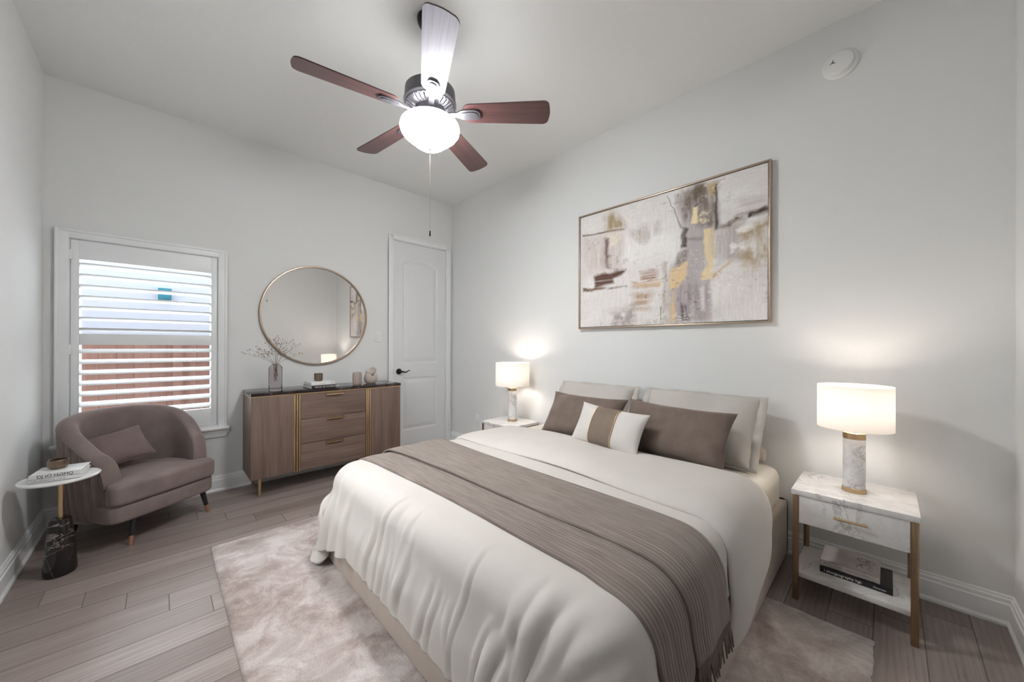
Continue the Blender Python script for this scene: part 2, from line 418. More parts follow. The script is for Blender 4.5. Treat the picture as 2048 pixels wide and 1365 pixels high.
def thing(name, label, cat, loc=(0, 0, 0), rotz=0.0, group=None):
    o = bpy.data.objects.new(name, None); COL.objects.link(o)
    o.empty_display_size = 0.1
    o.location = loc; o.rotation_euler = (0, 0, rotz)
    return tag(o, label, cat, group)
def tag(o, label, cat, group=None, kind=None):
    o['label'] = label; o['category'] = cat
    if group: o['group'] = group
    if kind: o['kind'] = kind
    return o
def struct(o, label=None, cat=None):
    o['kind'] = 'structure'
    if label: o['label'] = label
    if cat: o['category'] = cat
    return o
def mod(o, kind, **kw):
    m = o.modifiers.new(kind.lower(), kind)
    for k, v in kw.items(): setattr(m, k, v)
    return m
def text(name, body, size, mat, parent, mtx, width=None, extrude=0.0003):
    cu = bpy.data.curves.new(name, 'FONT'); cu.body = body; cu.size = size; cu.extrude = extrude
    cu.align_x = 'LEFT'; cu.align_y = 'CENTER'
    cu.materials.append(mat)
    tmp = bpy.data.objects.new(name, cu); COL.objects.link(tmp)
    dg = bpy.context.evaluated_depsgraph_get(); dg.update()
    me = bpy.data.meshes.new_from_object(tmp.evaluated_get(dg)); me.name = name
    bpy.data.objects.remove(tmp); bpy.data.curves.remove(cu)
    o = bpy.data.objects.new(name, me); COL.objects.link(o)
    o.parent = parent; o.matrix_local = mtx
    return o

# ------------------------------------------------------------------ room shell
T = 0.16
struct(obj('floor', box(-0.16, 6.2, -W - 0.16, 0.16, -0.12, 0.0), M['floor'], smooth=False), 'grey brown wood look plank floor', 'floor')
struct(obj('ceiling', box(-T, 6.2, -W - T, T, H, H + 0.1), M['ceiling'], smooth=False), 'pale grey textured ceiling', 'ceiling')
WY0, WY1, WZ0, WZ1 = -3.172, -2.360, 0.555, 1.977      # window opening
DY0, DY1, DZ = -0.815, -0.080, 2.452                     # door opening
bm = bmesh.new()
add_box(bm, -T, 0, -W - T, WY0, 0, H); add_box(bm, -T, 0, WY0, WY1, 0, WZ0); add_box(bm, -T, 0, WY0, WY1, WZ1, H)
add_box(bm, -T, 0, WY1, DY0, 0, H); add_box(bm, -T, 0, DY0, DY1, DZ, H); add_box(bm, -T, 0, DY1, T, 0, H)
struct(obj('wall_back', bm, M['wall'], smooth=False), 'pale grey wall holding the window and the door', 'wall')
struct(obj('wall_right', box(0, 6.2, 0, T, 0, H), M['wall'], smooth=False), 'pale grey wall behind the bed', 'wall')
struct(obj('wall_left', box(0, 6.2, -W - T, -W, 0, H), M['wall'], smooth=False), 'pale grey wall beside the armchair', 'wall')
struct(obj('wall_near', box(L, L + 0.12, -1.5, 0, 0, H), M['wall'], smooth=False), 'pale grey wall at the right edge', 'wall')
bm = bmesh.new(); add_box(bm, L, L + 0.12, -W, -1.5, 2.5, H)
struct(obj('wall_header', bm, M['wall'], smooth=False), 'pale grey wall above the hall opening', 'wall')

struct(obj('wall_hall', box(6.2, 6.32, -W - T, T, 0, H), M['wall'], smooth=False), 'pale grey hall wall behind the photographer', 'wall')

def baseboard(name, p0, p1, nrm, label):
    # profile: (offset from wall, z)
    prof = [(0, 0), (0.024, 0), (0.024, 0.012), (0.016, 0.024), (0.016, 0.095), (0.0115, 0.1), (0.0115, 0.116), (0.007, 0.121), (0.006, 0.131), (0, 0.133)]
    bm = bmesh.new()
    for p in (p0, p1):
        for d, z in prof: bm.verts.new((p[0] + nrm[0] * d, p[1] + nrm[1] * d, z))
    bm.verts.ensure_lookup_table(); n = len(prof)
    for i in range(n - 1): bm.faces.new([bm.verts[k] for k in (i, i + 1, n + i + 1, n + i)])
    bm.faces.new([bm.verts[k] for k in range(n)]); bm.faces.new([bm.verts[k] for k in range(2 * n - 1, n - 1, -1)])
    struct(obj(name, bm, M['trim'], angle=20), label, 'baseboard')
baseboard('baseboard_back', (0, -W), (0, -0.866), (1, 0), 'white baseboard under the window wall')
baseboard('baseboard_right', (0.0, 0), (L, 0), (0, -1), 'white baseboard along the wall behind the bed')
baseboard('baseboard_left', (0, -W), (4.3, -W), (0, 1), 'white baseboard along the left wall')
baseboard('baseboard_near', (L, -1.5), (L, 0), (-1, 0), 'white baseboard at the right edge')

# ---- window
win = thing('window_1', 'white shuttered window behind the armchair', 'window'); win['kind'] = 'structure'
bm = bmesh.new()
for a in [(-3.232, WY0 + 0.004, 0.53, 2.030), (WY1 - 0.004, -2.304, 0.53, 2.030)]: add_box(bm, 0, 0.018, *a, 0.004)
add_box(bm, 0, 0.0165, WY0 + 0.002, WY1 - 0.002, WZ1 - 0.004, 2.028, 0.003)
for a in [(-3.232, -3.215, 0.53, 2.034), (-2.321, -2.304, 0.53, 2.034)]: add_box(bm, 0, 0.026, *a, 0.005)
add_box(bm, 0, 0.0245, -3.217, -2.319, 2.016, 2.033, 0.004)
obj('window_casing', bm, M['trim'], win)
bm = bmesh.new()
add_box(bm, -0.05, 0.055, -3.250, -2.286, 0.522, 0.548, 0.008, 3)
prof = [(0, 0.456), (0.012, 0.456), (0.018, 0.470), (0.018, 0.485), (0.035, 0.510), (0.038, 0.522), (0, 0.522)]
a = [bm.verts.new((d, -3.216 - d, z)) for d, z in prof]; b = [bm.verts.new((d, -2.320 + d, z)) for d, z in prof]
for i in range(len(prof)): bm.faces.new((a[i], a[(i + 1) % 7], b[(i + 1) % 7], b[i]))
bm.faces.new(a); bm.faces.new(b[::-1])
obj('window_sill', bm, M['trim'], win)
bm = bmesh.new()
add_box(bm, -T, 0.0, WY0, WY0 + 0.008, WZ0, WZ1); add_box(bm, -T, 0.0, WY1 - 0.008, WY1, WZ0, WZ1)
add_box(bm, -T, 0.0, WY0, WY1, WZ1 - 0.008, WZ1); add_box(bm, -T, 0.0, WY0, WY1, WZ0, WZ0 + 0.008)
add_box(bm, -0.155, -0.115, WY0 + .008, WY0 + 0.045, WZ0 + .008, WZ1 - .008); add_box(bm, -0.155, -0.115, WY1 - 0.045, WY1 - .008, WZ0 + .008, WZ1 - .008)
add_box(bm, -0.155, -0.115, WY0 + .045, WY1 - .045, 1.24, 1.29)
obj('window_frame', bm, M['trim'], win)
obj('glass_pane', box(-0.139, -0.135, WY0 + 0.03, WY1 - 0.03, WZ0 + 0.02, WZ1 - 0.02), M['pane'], win)
SH0, SH1 = -0.032, 0.004     # shutter depth
bm = bmesh.new()
ys0, ys1, oy0, oy1 = WY0 + 0.010, WY1 - 0.010, -3.122, -2.408
add_box(bm, SH0, SH1, ys0, oy0, 0.566, 1.966, 0.003); add_box(bm, SH0, SH1, oy1, ys1, 0.566, 1.966, 0.003)
add_box(bm, SH0, SH1, oy0, oy1, 1.834, 1.966, 0.002); add_box(bm, SH0, SH1, oy0, oy1, 1.233, 1.312, 0.002); add_box(bm, SH0, SH1, oy0, oy1, 0.566, 0.705, 0.002)
obj('shutter_frame', bm, M['trim'], win)
bm = bmesh.new()
for z in (1.86, 1.20, 0.68): add_box(bm, SH1, SH1 + 0.012, WY0 + 0.002, WY0 + 0.017, z - 0.035, z + 0.035, 0.003)
obj('hinge', bm, M['trim'], win)
def louvers(zs, tilt):
    bm = bmesh.new()
    for z in zs:
        prof = []
        for k in range(16):
            a = 2 * PI * k / 16
            px, pz = 0.041 * math.copysign(abs(math.cos(a)) ** 0.9, math.cos(a)), 0.0058 * math.copysign(abs(math.sin(a)) ** 0.8, math.sin(a))
            prof.append((-0.014 + px * math.cos(tilt) - pz * math.sin(tilt), z + px * math.sin(tilt) + pz * math.cos(tilt)))
        a = [bm.verts.new((x, oy0 + 0.002, zz)) for x, zz in prof]; b = [bm.verts.new((x, oy1 - 0.002, zz)) for x, zz in prof]
        for i in range(16): bm.faces.new((a[i], a[(i + 1) % 16], b[(i + 1) % 16], b[i]))
        bm.faces.new(a[::-1]); bm.faces.new(b)
    return bm
obj('louver_bank', louvers([1.343 + 0.0757 * i for i in range(7)], R(13)), M['trim'], win, angle=60)
obj('louver_bank', louvers([0.735 + 0.0755 * i for i in range(7)], R(-19)), M['trim'], win, angle=60)

# ---- unseen window added on the left wall to go with the side fill
added_win = thing('added_window', 'unseen white window added on the left wall for the side light', 'window'); added_win['kind'] = 'structure'
bm = bmesh.new()
for a in [(1.52, 1.60, 0.53, 2.03), (2.70, 2.78, 0.53, 2.03)]: add_box(bm, a[0], a[1], -W, -W + 0.018, a[2], a[3], 0.003)
add_box(bm, 1.595, 2.705, -W, -W + 0.0165, 1.95, 2.028, 0.003); add_box(bm, 1.50, 2.80, -W, -W + 0.05, 0.50, 0.535, 0.006)
add_box(bm, 1.60, 2.70, -W, -W + 0.012, 1.235, 1.285, 0.002)
obj('window_casing', bm, M['trim'], added_win)  # casing of the added window
obj('glass_pane', box(1.60, 2.70, -W + 0.002, -W + 0.005, 0.535, 1.95), M['pane'], added_win)

# ---- outdoors seen through the shutters
struct(obj('ground', box(-9, -T, -9, 5, -0.5, -0.35), M['ground'], smooth=False), 'soil outside the window', 'ground')
TEAL = (-2.744, -2.582, 2.176, 2.359)
house = thing('neighboring_house', 'pale siding house wall seen through upper shutter louvers', 'house', (-4.4, 0, -0.2))
bm = box(-0.3, 0, -9, 3, -0.15, 4.7)
obj('siding_wall', bm, M['siding'], house, smooth=False)
obj('wall_box', box(0, 0.09, TEAL[0], TEAL[1], TEAL[2], TEAL[3], 0.006), M['teal'], house)['label'] = 'teal box'
fence = thing('wooden_fence', 'red brown board fence seen through lower shutter louvers', 'fence', (-2.3, 0, -0.35))
obj('board_panel', box(-0.02, 0, -7, 1, 0, 1.70), M['fence'], fence, smooth=False)
bm = bmesh.new(); add_box(bm, 0, 0.04, -7, 1, 0.35, 0.44); add_box(bm, 0, 0.04, -7, 1, 1.40, 1.49)
obj('rail', bm, M['fence'], fence, smooth=False)
obj('post', box(0.0, 0.09, -2.6, -2.51, 0, 1.70), M['fence'], fence, smooth=False)

# ---- door
door = thing('door_1', 'white two panel door with arched upper panel', 'door'); door['kind'] = 'structure'
bm = bmesh.new()
for y0, y1, z1 in [(-0.861, -0.803, 2.455), (-0.086, -0.024, 2.455)]:
    add_box(bm, 0, 0.016, y0, y1, 0, z1, 0.003)
add_box(bm, 0, 0.0148, -0.805, -0.084, 2.4535, 2.512, 0.002)
add_box(bm, 0, 0.022, -0.861, -0.845, 0, 2.514, 0.004); add_box(bm, 0, 0.022, -0.040, -0.024, 0, 2.514, 0.004); add_box(bm, 0, 0.0205, -0.847, -0.038, 2.498, 2.513, 0.003)
add_box(bm, -T, 0.0, DY0, DY0 + 0.012, 0, DZ); add_box(bm, -T, 0.0, DY1 - 0.010, DY1, 0, DZ); add_box(bm, -T, 0, DY0, DY1, DZ - 0.006, DZ)
obj('door_casing', bm, M['trim'], door)
# slab with panels as a height field
sy0, sy1, sz0, sz1 = -0.801, -0.092, 0.022, 2.443
ny, nz = 120, 300
yy, zz = np.meshgrid(np.linspace(sy0, sy1, ny), np.linspace(sz0, sz1, nz), indexing='ij')
pc = (sy0 + sy1) / 2
def panel_d(y, z, hw, z0, z1, arch):
    top = z1 - arch * ((y - pc) / hw) ** 2
    return np.minimum(np.minimum(hw - np.abs(y - pc), z - z0), top - z)
d = np.maximum(panel_d(yy, zz, 0.232, 1.024, 2.262, 0.075), panel_d(yy, zz, 0.232, 0.236, 0.852, 0.0))
hgt = np.interp(d, [-1, 0, 0.010, 0.022, 0.034, 0.060, 1], [0, 0, -0.010, -0.010, -0.006, 0.0, 0.0])
me = grid_mesh('slab', np.stack([-0.002 + hgt, yy, zz], -1))
slab = link('door_slab', me, M['door'], door, angle=180)
mod(slab, 'SOLIDIFY', thickness=0.035, offset=-1)
hd = bmesh.new()
add_lathe(hd, [(0.0, 0.002), (0.034, 0.002), (0.034, 0.008), (0.027, 0.014), (0.014, 0.016), (0.012, 0.05), (0, 0.05)], (0, -0.728, 0.932), 24, 'x')
add_tube(hd, [(0.046, -0.728, 0.932), (0.05, -0.70, 0.930), (0.052, -0.67, 0.922), (0.052, -0.645, 0.932), (0.05, -0.622, 0.944), (0.05, -0.612, 0.938)], [0.011, 0.009, 0.0075, 0.006, 0.005, 0.0045], 10)
obj('door_handle', hd, M['black'], door)
bm = bmesh.new(); add_box(bm, -0.004, 0.001, sy0 - 0.003, sy0 + 0.006, 0.90, 0.965)
obj('latch_plate', bm, M['black'], door)
for z in (2.16, 1.52, 0.92, 0.36):
    bm = bmesh.new(); add_tube(bm, [(0.004, -0.089, z - 0.045), (0.004, -0.089, z + 0.045)], 0.0065, 10)
    obj('hinge', bm, M['trim'], door)
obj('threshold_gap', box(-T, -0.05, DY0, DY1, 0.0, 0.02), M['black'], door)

# ---- small wall fittings
sw = thing('light_switch', 'white rocker light switch plate beside the door', 'light switch', (0, -0.976, 1.332))
obj('plate', box(0, 0.006, -0.037, 0.037, -0.060, 0.060, 0.003), M['plastic'], sw)
obj('rocker', box(0.005, 0.010, -0.016, 0.016, -0.032, 0.032, 0.002), M['plastic'], sw)
ou = thing('wall_outlet', 'white electrical outlet plate low on wall beside far nightstand', 'outlet', (0.548, 0, 0.362))
obj('plate', box(-0.037, 0.037, -0.006, 0, -0.058, 0.058, 0.003), M['plastic'], ou)
bm = bmesh.new()
for dz in (-0.02, 0.02): add_lathe(bm, [(0, -0.009), (0.015, -0.009), (0.017, -0.005)], (0, 0, dz), 20, 'y')
obj('socket', bm, M['plastic'], ou)
sd = thing('smoke_detector', 'round white smoke detector high on wall above the near lamp', 'smoke detector', (3.752, 0, 2.806))
bm = bmesh.new(); add_lathe(bm, [(0, 0), (0.078, 0), (0.078, -0.006), (0.070, -0.014), (0.060, -0.016), (0.0, -0.016)], (0, 0, 0), 48, 'y'); obj('base_plate', bm, M['plastic'], sd)
bm = bmesh.new(); add_lathe(bm, [(0.060, -0.012), (0.060, -0.026), (0.055, -0.034), (0.040, -0.039), (0, -0.041)], (0, 0, 0), 48, 'y'); obj('cover', bm, M['plastic'], sd)
bm = bmesh.new()
add_lathe(bm, [(0, -0.040), (0.006, -0.0405), (0.006, -0.0415), (0, -0.0418)], (-0.03, 0.001, 0.004), 12, 'y')
for a in range(3): add_tube(bm, [(-0.03, -0.0405, 0.004), (-0.03 + 0.013 * math.cos(a * 2.1 + 1.5), -0.0405, 0.004 + 0.013 * math.sin(a * 2.1 + 1.5))], 0.002, 6)
obj('sensor_button', bm, M['ink_grey'], sd)

# ------------------------------------------------------------------ ceiling fan
FX, FY, FZ, FA = 2.164, -1.636, 2.526, R(44.5)
fan = thing('ceiling_fan', 'dark ceiling fan with five cherry wood blades and lit glass bowl', 'ceiling fan', (FX, FY, H))
def fz(z): return z - H
obj('ceiling_canopy', lathe([(0, 0), (0.072, 0), (0.072, -0.012), (0.066, -0.03), (0.040, -0.058), (0.018, -0.066), (0, -0.066)]), M['black'], fan)
obj('downrod', lathe([(0, -0.06), (0.014, -0.06), (0.014, fz(2.66)), (0.03, fz(2.66)), (0.034, fz(2.64)), (0, fz(2.64))], seg=24), M['black'], fan)
bm = bmesh.new()
add_lathe(bm, [(0, fz(2.672)), (0.07, fz(2.672)), (0.120, fz(2.664)), (0.136, fz(2.650)), (0.138, fz(2.62)), (0.138, fz(2.592)), (0.143, fz(2.588)), (0.143, fz(2.578)), (0.135, fz(2.570))], seg=64)
obj('motor_housing', bm, M['pewter'], fan)
bm = bmesh.new()
nseg = 120
rings = []
for r, z in [(0.137, 2.574), (0.128, 2.563), (0.092, 2.545), (0.078, 2.541)]:
    rings.append([bm.verts.new((r * math.cos(2 * PI * i / nseg), r * math.sin(2 * PI * i / nseg), fz(z))) for i in range(nseg)])
for k, (a, b) in enumerate(zip(rings[:-1], rings[1:])):
    for i in range(nseg):
        if k == 1 and i % 4 == 0 and (i // 4) % 6 < 4: continue     # vent slots
        j = (i + 1) % nseg; bm.faces.new((a[i], a[j], b[j], b[i]))
vent = obj('vent_plate', bm, M['pewter'], fan); mod(vent, 'SOLIDIFY', thickness=0.004)
obj('switch_housing', lathe([(0.080, fz(2.545)), (0.082, fz(2.53)), (0.075, fz(2.505)), (0.075, fz(2.50)), (0.10, fz(2.495)), (0.118, fz(2.487)), (0, fz(2.487))], seg=48), M['pewter'], fan)
bowl = [(0.112, 2.486), (0.140, 2.478), (0.158, 2.462), (0.163, 2.444), (0.158, 2.424), (0.143, 2.404), (0.122, 2.386), (0.100, 2.370), (0.082, 2.354), (0.062, 2.341), (0.036, 2.333), (0, 2.330)]
obj('light_bowl', lathe([(r, fz(z)) for r, z in bowl], seg=64), M['bowl'], fan, angle=180)
obj('bowl_finial', lathe([(0, fz(2.334)), (0.010, fz(2.332)), (0.010, fz(2.326)), (0.006, fz(2.322)), (0.005, fz(2.306)), (0.0, fz(2.304))], seg=16), M['pewter'], fan)
chain = obj('pull_chain', tube([(0.0, 0, fz(2.31)), (0.001, 0, fz(2.1)), (0.002, 0, fz(1.875))], 0.0007, 6), M['champagne'], fan)
obj('chain_fob', lathe([(0, fz(1.876)), (0.0035, fz(1.874)), (0.004, fz(1.864)), (0.0025, fz(1.861)), (0.0045, fz(1.859)), (0.004, fz(1.846)), (0, fz(1.845))], (0.002, 0, 0), 12), M['black'], chain)
def blade_outline(r0, r1, w0, w1, n=8):
    top = []
    for k in range(n + 1):
        a = PI / 2 * k / n; c = 0.055
        top.append((r1 - c * 0.6 + c * 0.6 * math.sin(a), w1 - 0.03 + 0.03 * math.cos(a)))
    for k in range(n + 1):
        pass
    inn = []
    for k in range(n + 1):
        a = PI / 2 * k / n
        inn.append((r0 + 0.04 - 0.04 * math.cos(a), w0 - 0.04 + 0.04 * math.sin(a)))
    up = inn + top
    tip = [(r1 + 0.006 * math.cos(t * PI / 2), t * (w1 - 0.03)) for t in (0.6, 0.0, -0.6)]
    return up + tip + [(x, -y) for x, y in up[::-1]]
for k in range(5):
    bm = bmesh.new(); add_prism(bm, blade_outline(0.185, 0.660, 0.060, 0.074), -0.003, 0.003)
    mt = Matrix.Translation((0, 0, fz(FZ))) @ Matrix.Rotation(FA + k * 2 * PI / 5, 4, 'Z') @ Matrix.Rotation(R(-13), 4, 'X')
    bl = obj('blade', bm, [M['cherry'], M['blade_glare']], fan); bl.matrix_local = mt
    if k == 4:  # nearest blade: its underside takes the painted glare colour
        bl['label'] = 'blade with pale glare painted on'
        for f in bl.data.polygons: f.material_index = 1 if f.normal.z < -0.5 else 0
    bm = bmesh.new()
    pl = []
    for q in range(13):
        a = -PI / 2 + PI * q / 12
        pl.append((0.235 + 0.045 * math.cos(a), 0.034 * math.copysign(abs(math.sin(a)) ** 0.7, math.sin(a))))
    add_prism(bm, pl + [(0.18, 0.030), (0.15, 0.014), (0.088, 0.016), (0.088, -0.016), (0.15, -0.014), (0.18, -0.030)], -0.012, -0.0035)
    pl2 = [(0.192 + (x - 0.185) * 0.78, y * 0.62) for x, y in pl] + [(0.178, 0.016), (0.178, -0.016)]
    add_prism(bm, pl2, -0.016, -0.011)
    obj('blade_iron', bm, M['pewter'], bl)

# ------------------------------------------------------------------ mirror and painting
mr = thing('wall_mirror', 'large round mirror in thin champagne frame above sideboard', 'mirror', (0, -1.594, 1.526))
obj('mirror_frame', lathe([(0.470, 0.004), (0.470, 0.026), (0.473, 0.030), (0.481, 0.030), (0.486, 0.024), (0.486, 0.004)], seg=128, axis='x', close=True), M['champagne'], mr)
obj('mirror_glass', lathe([(0, 0.012), (0.474, 0.012), (0.474, 0.006), (0, 0.006)], seg=128, axis='x'), M['mirror'], mr)

def painting():
    x0, x1, z0, z1 = 2.022, 3.441, 1.385, 2.385
    p = thing('painting', 'abstract white taupe and gold painting in thin champagne frame', 'painting', ((x0 + x1) / 2, 0, (z0 + z1) / 2))
    w, h = (x1 - x0) / 2, (z1 - z0) / 2
    bm = bmesh.new(); fw = 0.012
    for a in [(-w + fw - .001, w - fw + .001, h - fw, h - .0003), (-w + fw - .001, w - fw + .001, -h + .0003, -h + fw), (-w, -w + fw, -h, h), (w - fw, w, -h, h)]: add_box(bm, a[0], a[1], -0.040, -0.004, a[2], a[3], 0.0015)
    add_box(bm, -w + 0.004, w - 0.004, -0.012, -0.005, -h + 0.004, h - 0.004)
    obj('picture_frame', bm, M['champagne'], p)
    bm = bmesh.new(); add_box(bm, -w + fw, w - fw, -0.016, -0.013, -h + fw, h - fw)
    obj('shadow_gap', bm, M['ink_black'], p)
    nx, nz = 640, 450
    cw, ch = w - fw - 0.004, h - fw - 0.004
    U, V = np.meshgrid(np.linspace(0, 1, nx), np.linspace(0, 1, nz), indexing='ij')
    def vn(sx, sy, seed, oct=4):
        r = np.random.RandomState(seed); out = np.zeros_like(U); amp = 1; tot = 0
        for o in range(oct):
            gx, gy = max(2, int(sx * 2 ** o)), max(2, int(sy * 2 ** o))
            g = r.rand(gx + 2, gy + 2); fx, fy = U * gx, V * gy
            i, j = fx.astype(int), fy.astype(int); a, b = fx - i, fy - j
            a = a * a * (3 - 2 * a); b = b * b * (3 - 2 * b)
            out += amp * ((g[i, j] * (1 - a) + g[i + 1, j] * a) * (1 - b) + (g[i, j + 1] * (1 - a) + g[i + 1, j + 1] * a) * b)
            tot += amp; amp *= 0.55
        return out / tot
    def lin(c): c = np.array(c) / 255.0; return np.where(c < 0.04, c / 12.92, ((c + 0.055) / 1.055) ** 2.4)
    C = np.ones((nx, nz, 3)) * lin((226, 222, 219))
    def over(mask, col): C[:] = C[:] * (1 - mask[..., None]) + lin(col) * mask[..., None]
    over(np.clip(vn(3, 3, 1) * 3 - 1.35, 0, 1) * 0.8, (238, 238, 236))
    over(np.clip(vn(4, 14, 2) * 3 - 1.6, 0, 1) * 0.5, (203, 196, 193))
    def poly(pts, col, soft, a=1.0, wob=0.02, seed=3, tex=(12, 60), thr=0.0):
        wx = (vn(14, 14, seed) - 0.5) * 2 * wob; wy = (vn(14, 14, seed + 50) - 0.5) * 2 * wob * 1.4
        X, Y = (U + wx) * 1.42, V + wy
        P = np.array(pts) * (1.42, 1.0); n = len(P)
        dist = np.full(U.shape, 9.0); ins = np.zeros(U.shape, bool)
        for i in range(n):
            a0, b0 = P[i], P[(i + 1) % n]; e = b0 - a0
            t = np.clip(((X - a0[0]) * e[0] + (Y - a0[1]) * e[1]) / (e @ e + 1e-9), 0, 1)
            dist = np.minimum(dist, np.hypot(X - a0[0] - t * e[0], Y - a0[1] - t * e[1]))
            c = (a0[1] > Y) != (b0[1] > Y)
            ins ^= c & (X < (b0[0] - a0[0]) * (Y - a0[1]) / (b0[1] - a0[1] + 1e-12) + a0[0])
        sd_ = np.where(ins, dist, -dist)
        m = np.clip(sd_ / max(soft, 1e-3) * 0.5 + 0.5, 0, 1)
        tx = vn(tex[0], tex[1], seed + 9)
        over(m * np.clip(a * (1 - thr + thr * 2.2 * (tx - 0.25) * 1.6), 0, 1), col)
    VT, HT = (60, 5), (5, 60)
    poly([(0.015, 0.821), (0.305, 0.789), (0.301, 0.47), (0.016, 0.481)], (205, 190, 184), 0.05, 0.75, 0.04, 3, VT, 0.5)
    poly([(0.305, 0.78), (0.60, 0.74), (0.60, 0.50), (0.306, 0.49)], (235, 233, 231), 0.05, 0.8, 0.03, 4)
    poly([(0.33, 0.80), (0.521, 0.787), (0.513, 0.70), (0.45, 0.66), (0.389, 0.659)], (188, 179, 171), 0.025, 0.8, 0.03, 5, VT, 0.7)
    poly([(0.60, 0.97), (0.79, 0.97), (0.80, 0.65), (0.77, 0.61), (0.763, 0.29), (0.764, 0.01), (0.559, 0.01), (0.565, 0.39), (0.607, 0.49), (0.648, 0.61), (0.632, 0.72), (0.60, 0.86)], (182, 173, 171), 0.02, 0.95, 0.012, 6, VT, 0.3)
    poly([(0.65, 0.98), (0.789, 0.975), (0.797, 0.645), (0.757, 0.655), (0.69, 0.70), (0.64, 0.80)], (128, 114, 104), 0.03, 0.9, 0.03, 7, (50, 9), 0.7)
    poly([(0.663, 0.98), (0.735, 0.975), (0.725, 0.918), (0.68, 0.87)], (98, 82, 58), 0.015, 0.85, 0.02, 8, VT, 0.6)
    poly([(0.64, 0.70), (0.74, 0.65), (0.74, 0.30), (0.655, 0.30)], (178, 172, 171), 0.02, 0.8, 0.01, 9, VT, 0.6)
    poly([(0.655, 0.62), (0.735, 0.61), (0.735, 0.585), (0.655, 0.595)], (140, 126, 116), 0.012, 0.8, 0.012, 10, HT, 0.6)
    poly([(0.60, 0.30), (0.763, 0.288), (0.764, 0.01), (0.60, 0.012)], (164, 152, 155), 0.03, 0.8, 0.02, 12, VT, 0.8)
    poly([(0.72, 0.25), (0.74, 0.26), (0.738, 0.08), (0.72, 0.09)], (215, 210, 210), 0.01, 0.9, 0.01, 13)
    poly([(0.536, 0.47), (0.553, 0.47), (0.553, 0.02), (0.532, 0.02)], (160, 142, 122), 0.02, 0.7, 0.01, 14, VT, 0.6)
    poly([(0.75, 0.969), (0.787, 0.973), (0.783, 0.893), (0.756, 0.871)], (206, 176, 124), 0.008, 0.95, 0.012, 15, VT, 0.5)
    poly([(0.683, 0.838), (0.706, 0.839), (0.703, 0.705), (0.677, 0.714)], (238, 222, 180), 0.006, 1, 0.01, 16)
    poly([(0.705, 0.80), (0.75, 0.77), (0.755, 0.70), (0.71, 0.71)], (225, 212, 180), 0.01, 0.8, 0.03, 17, (60, 60), 1.0)
    poly([(0.739, 0.662), (0.785, 0.652), (0.782, 0.332), (0.763, 0.302), (0.723, 0.305), (0.732, 0.36), (0.757, 0.412), (0.741, 0.492)], (230, 210, 166), 0.006, 0.97, 0.012, 18, VT, 0.25)
    poly([(0.757, 0.318), (0.811, 0.363), (0.868, 0.405), (0.851, 0.375), (0.799, 0.330), (0.769, 0.300)], (205, 170, 122), 0.012, 0.95, 0.02, 19, HT, 0.4)
    poly([(0.567, 0.394), (0.658, 0.464), (0.655, 0.356), (0.614, 0.264), (0.569, 0.265)], (225, 196, 150), 0.008, 0.97, 0.014, 20, VT, 0.35)
    poly([(0.569, 0.22), (0.601, 0.256), (0.601, 0.014), (0.566, 0.017)], (218, 188, 142), 0.012, 0.85, 0.012, 21, VT, 0.9)
    poly([(0.783, 0.949), (0.793, 0.95), (0.800, 0.644), (0.786, 0.649), (0.788, 0.797)], (60, 48, 42), 0.006, 0.9, 0.008, 22)
    poly([(0.631, 0.705), (0.655, 0.690), (0.660, 0.563), (0.629, 0.56)], (66, 54, 44), 0.008, 0.95, 0.015, 23, VT, 0.3)
    poly([(0.61, 0.526), (0.661, 0.527), (0.661, 0.463), (0.595, 0.41)], (112, 99, 82), 0.010, 0.92, 0.012, 24, VT, 0.5)
    poly([(0.555, 0.975), (0.560, 0.972), (0.632, 0.708), (0.627, 0.702)], (118, 104, 92), 0.004, 0.75, 0.012, 25)
    poly([(0.015, 0.842), (0.169, 0.824), (0.305, 0.808), (0.305, 0.797), (0.015, 0.826)], (98, 76, 58), 0.006, 0.9, 0.008, 26, HT, 0.5)
    poly([(0.188, 0.965), (0.243, 0.958), (0.300, 0.85), (0.31, 0.80), (0.179, 0.824)], (166, 146, 112), 0.03, 0.85, 0.03, 27, VT, 0.6)
    poly([(0.20, 0.79), (0.27, 0.79), (0.27, 0.69), (0.19, 0.68)], (232, 222, 202), 0.02, 0.8, 0.04, 28, (80, 80), 1.0)
    poly([(0.174, 0.76), (0.207, 0.76), (0.198, 0.503), (0.179, 0.507)], (128, 108, 100), 0.014, 0.9, 0.012, 29, VT, 0.5)
    poly([(0.102, 0.450), (0.314, 0.470), (0.300, 0.438), (0.235, 0.405), (0.245, 0.350), (0.113, 0.340)], (92, 58, 46), 0.012, 0.95, 0.014, 30, HT, 0.5)
    poly([(0.016, 0.351), (0.323, 0.330), (0.328, 0.318), (0.016, 0.326)], (120, 92, 74), 0.008, 0.9, 0.012, 31, (20, 20), 1.0)
    poly([(0.349, 0.344), (0.522, 0.345), (0.514, 0.295), (0.357, 0.310)], (206, 174, 134), 0.012, 0.95, 0.02, 32, HT, 0.7)
    poly([(0.40, 0.425), (0.505, 0.425), (0.505, 0.34), (0.408, 0.343)], (160, 118, 92), 0.02, 0.85, 0.02, 33, HT, 0.9)
    poly([(0.365, 0.285), (0.47, 0.278), (0.446, 0.13), (0.358, 0.095)], (188, 162, 140), 0.04, 0.85, 0.04, 34, HT, 0.8)
    poly([(0.22, 0.115), (0.374, 0.150), (0.358, 0.018), (0.23, 0.015)], (172, 162, 156), 0.03, 0.8, 0.04, 35, (30, 30), 1.0)
    poly([(0.787, 0.639), (0.906, 0.645), (0.901, 0.415), (0.787, 0.400)], (182, 172, 168), 0.03, 0.85, 0.03, 36, VT, 0.5)
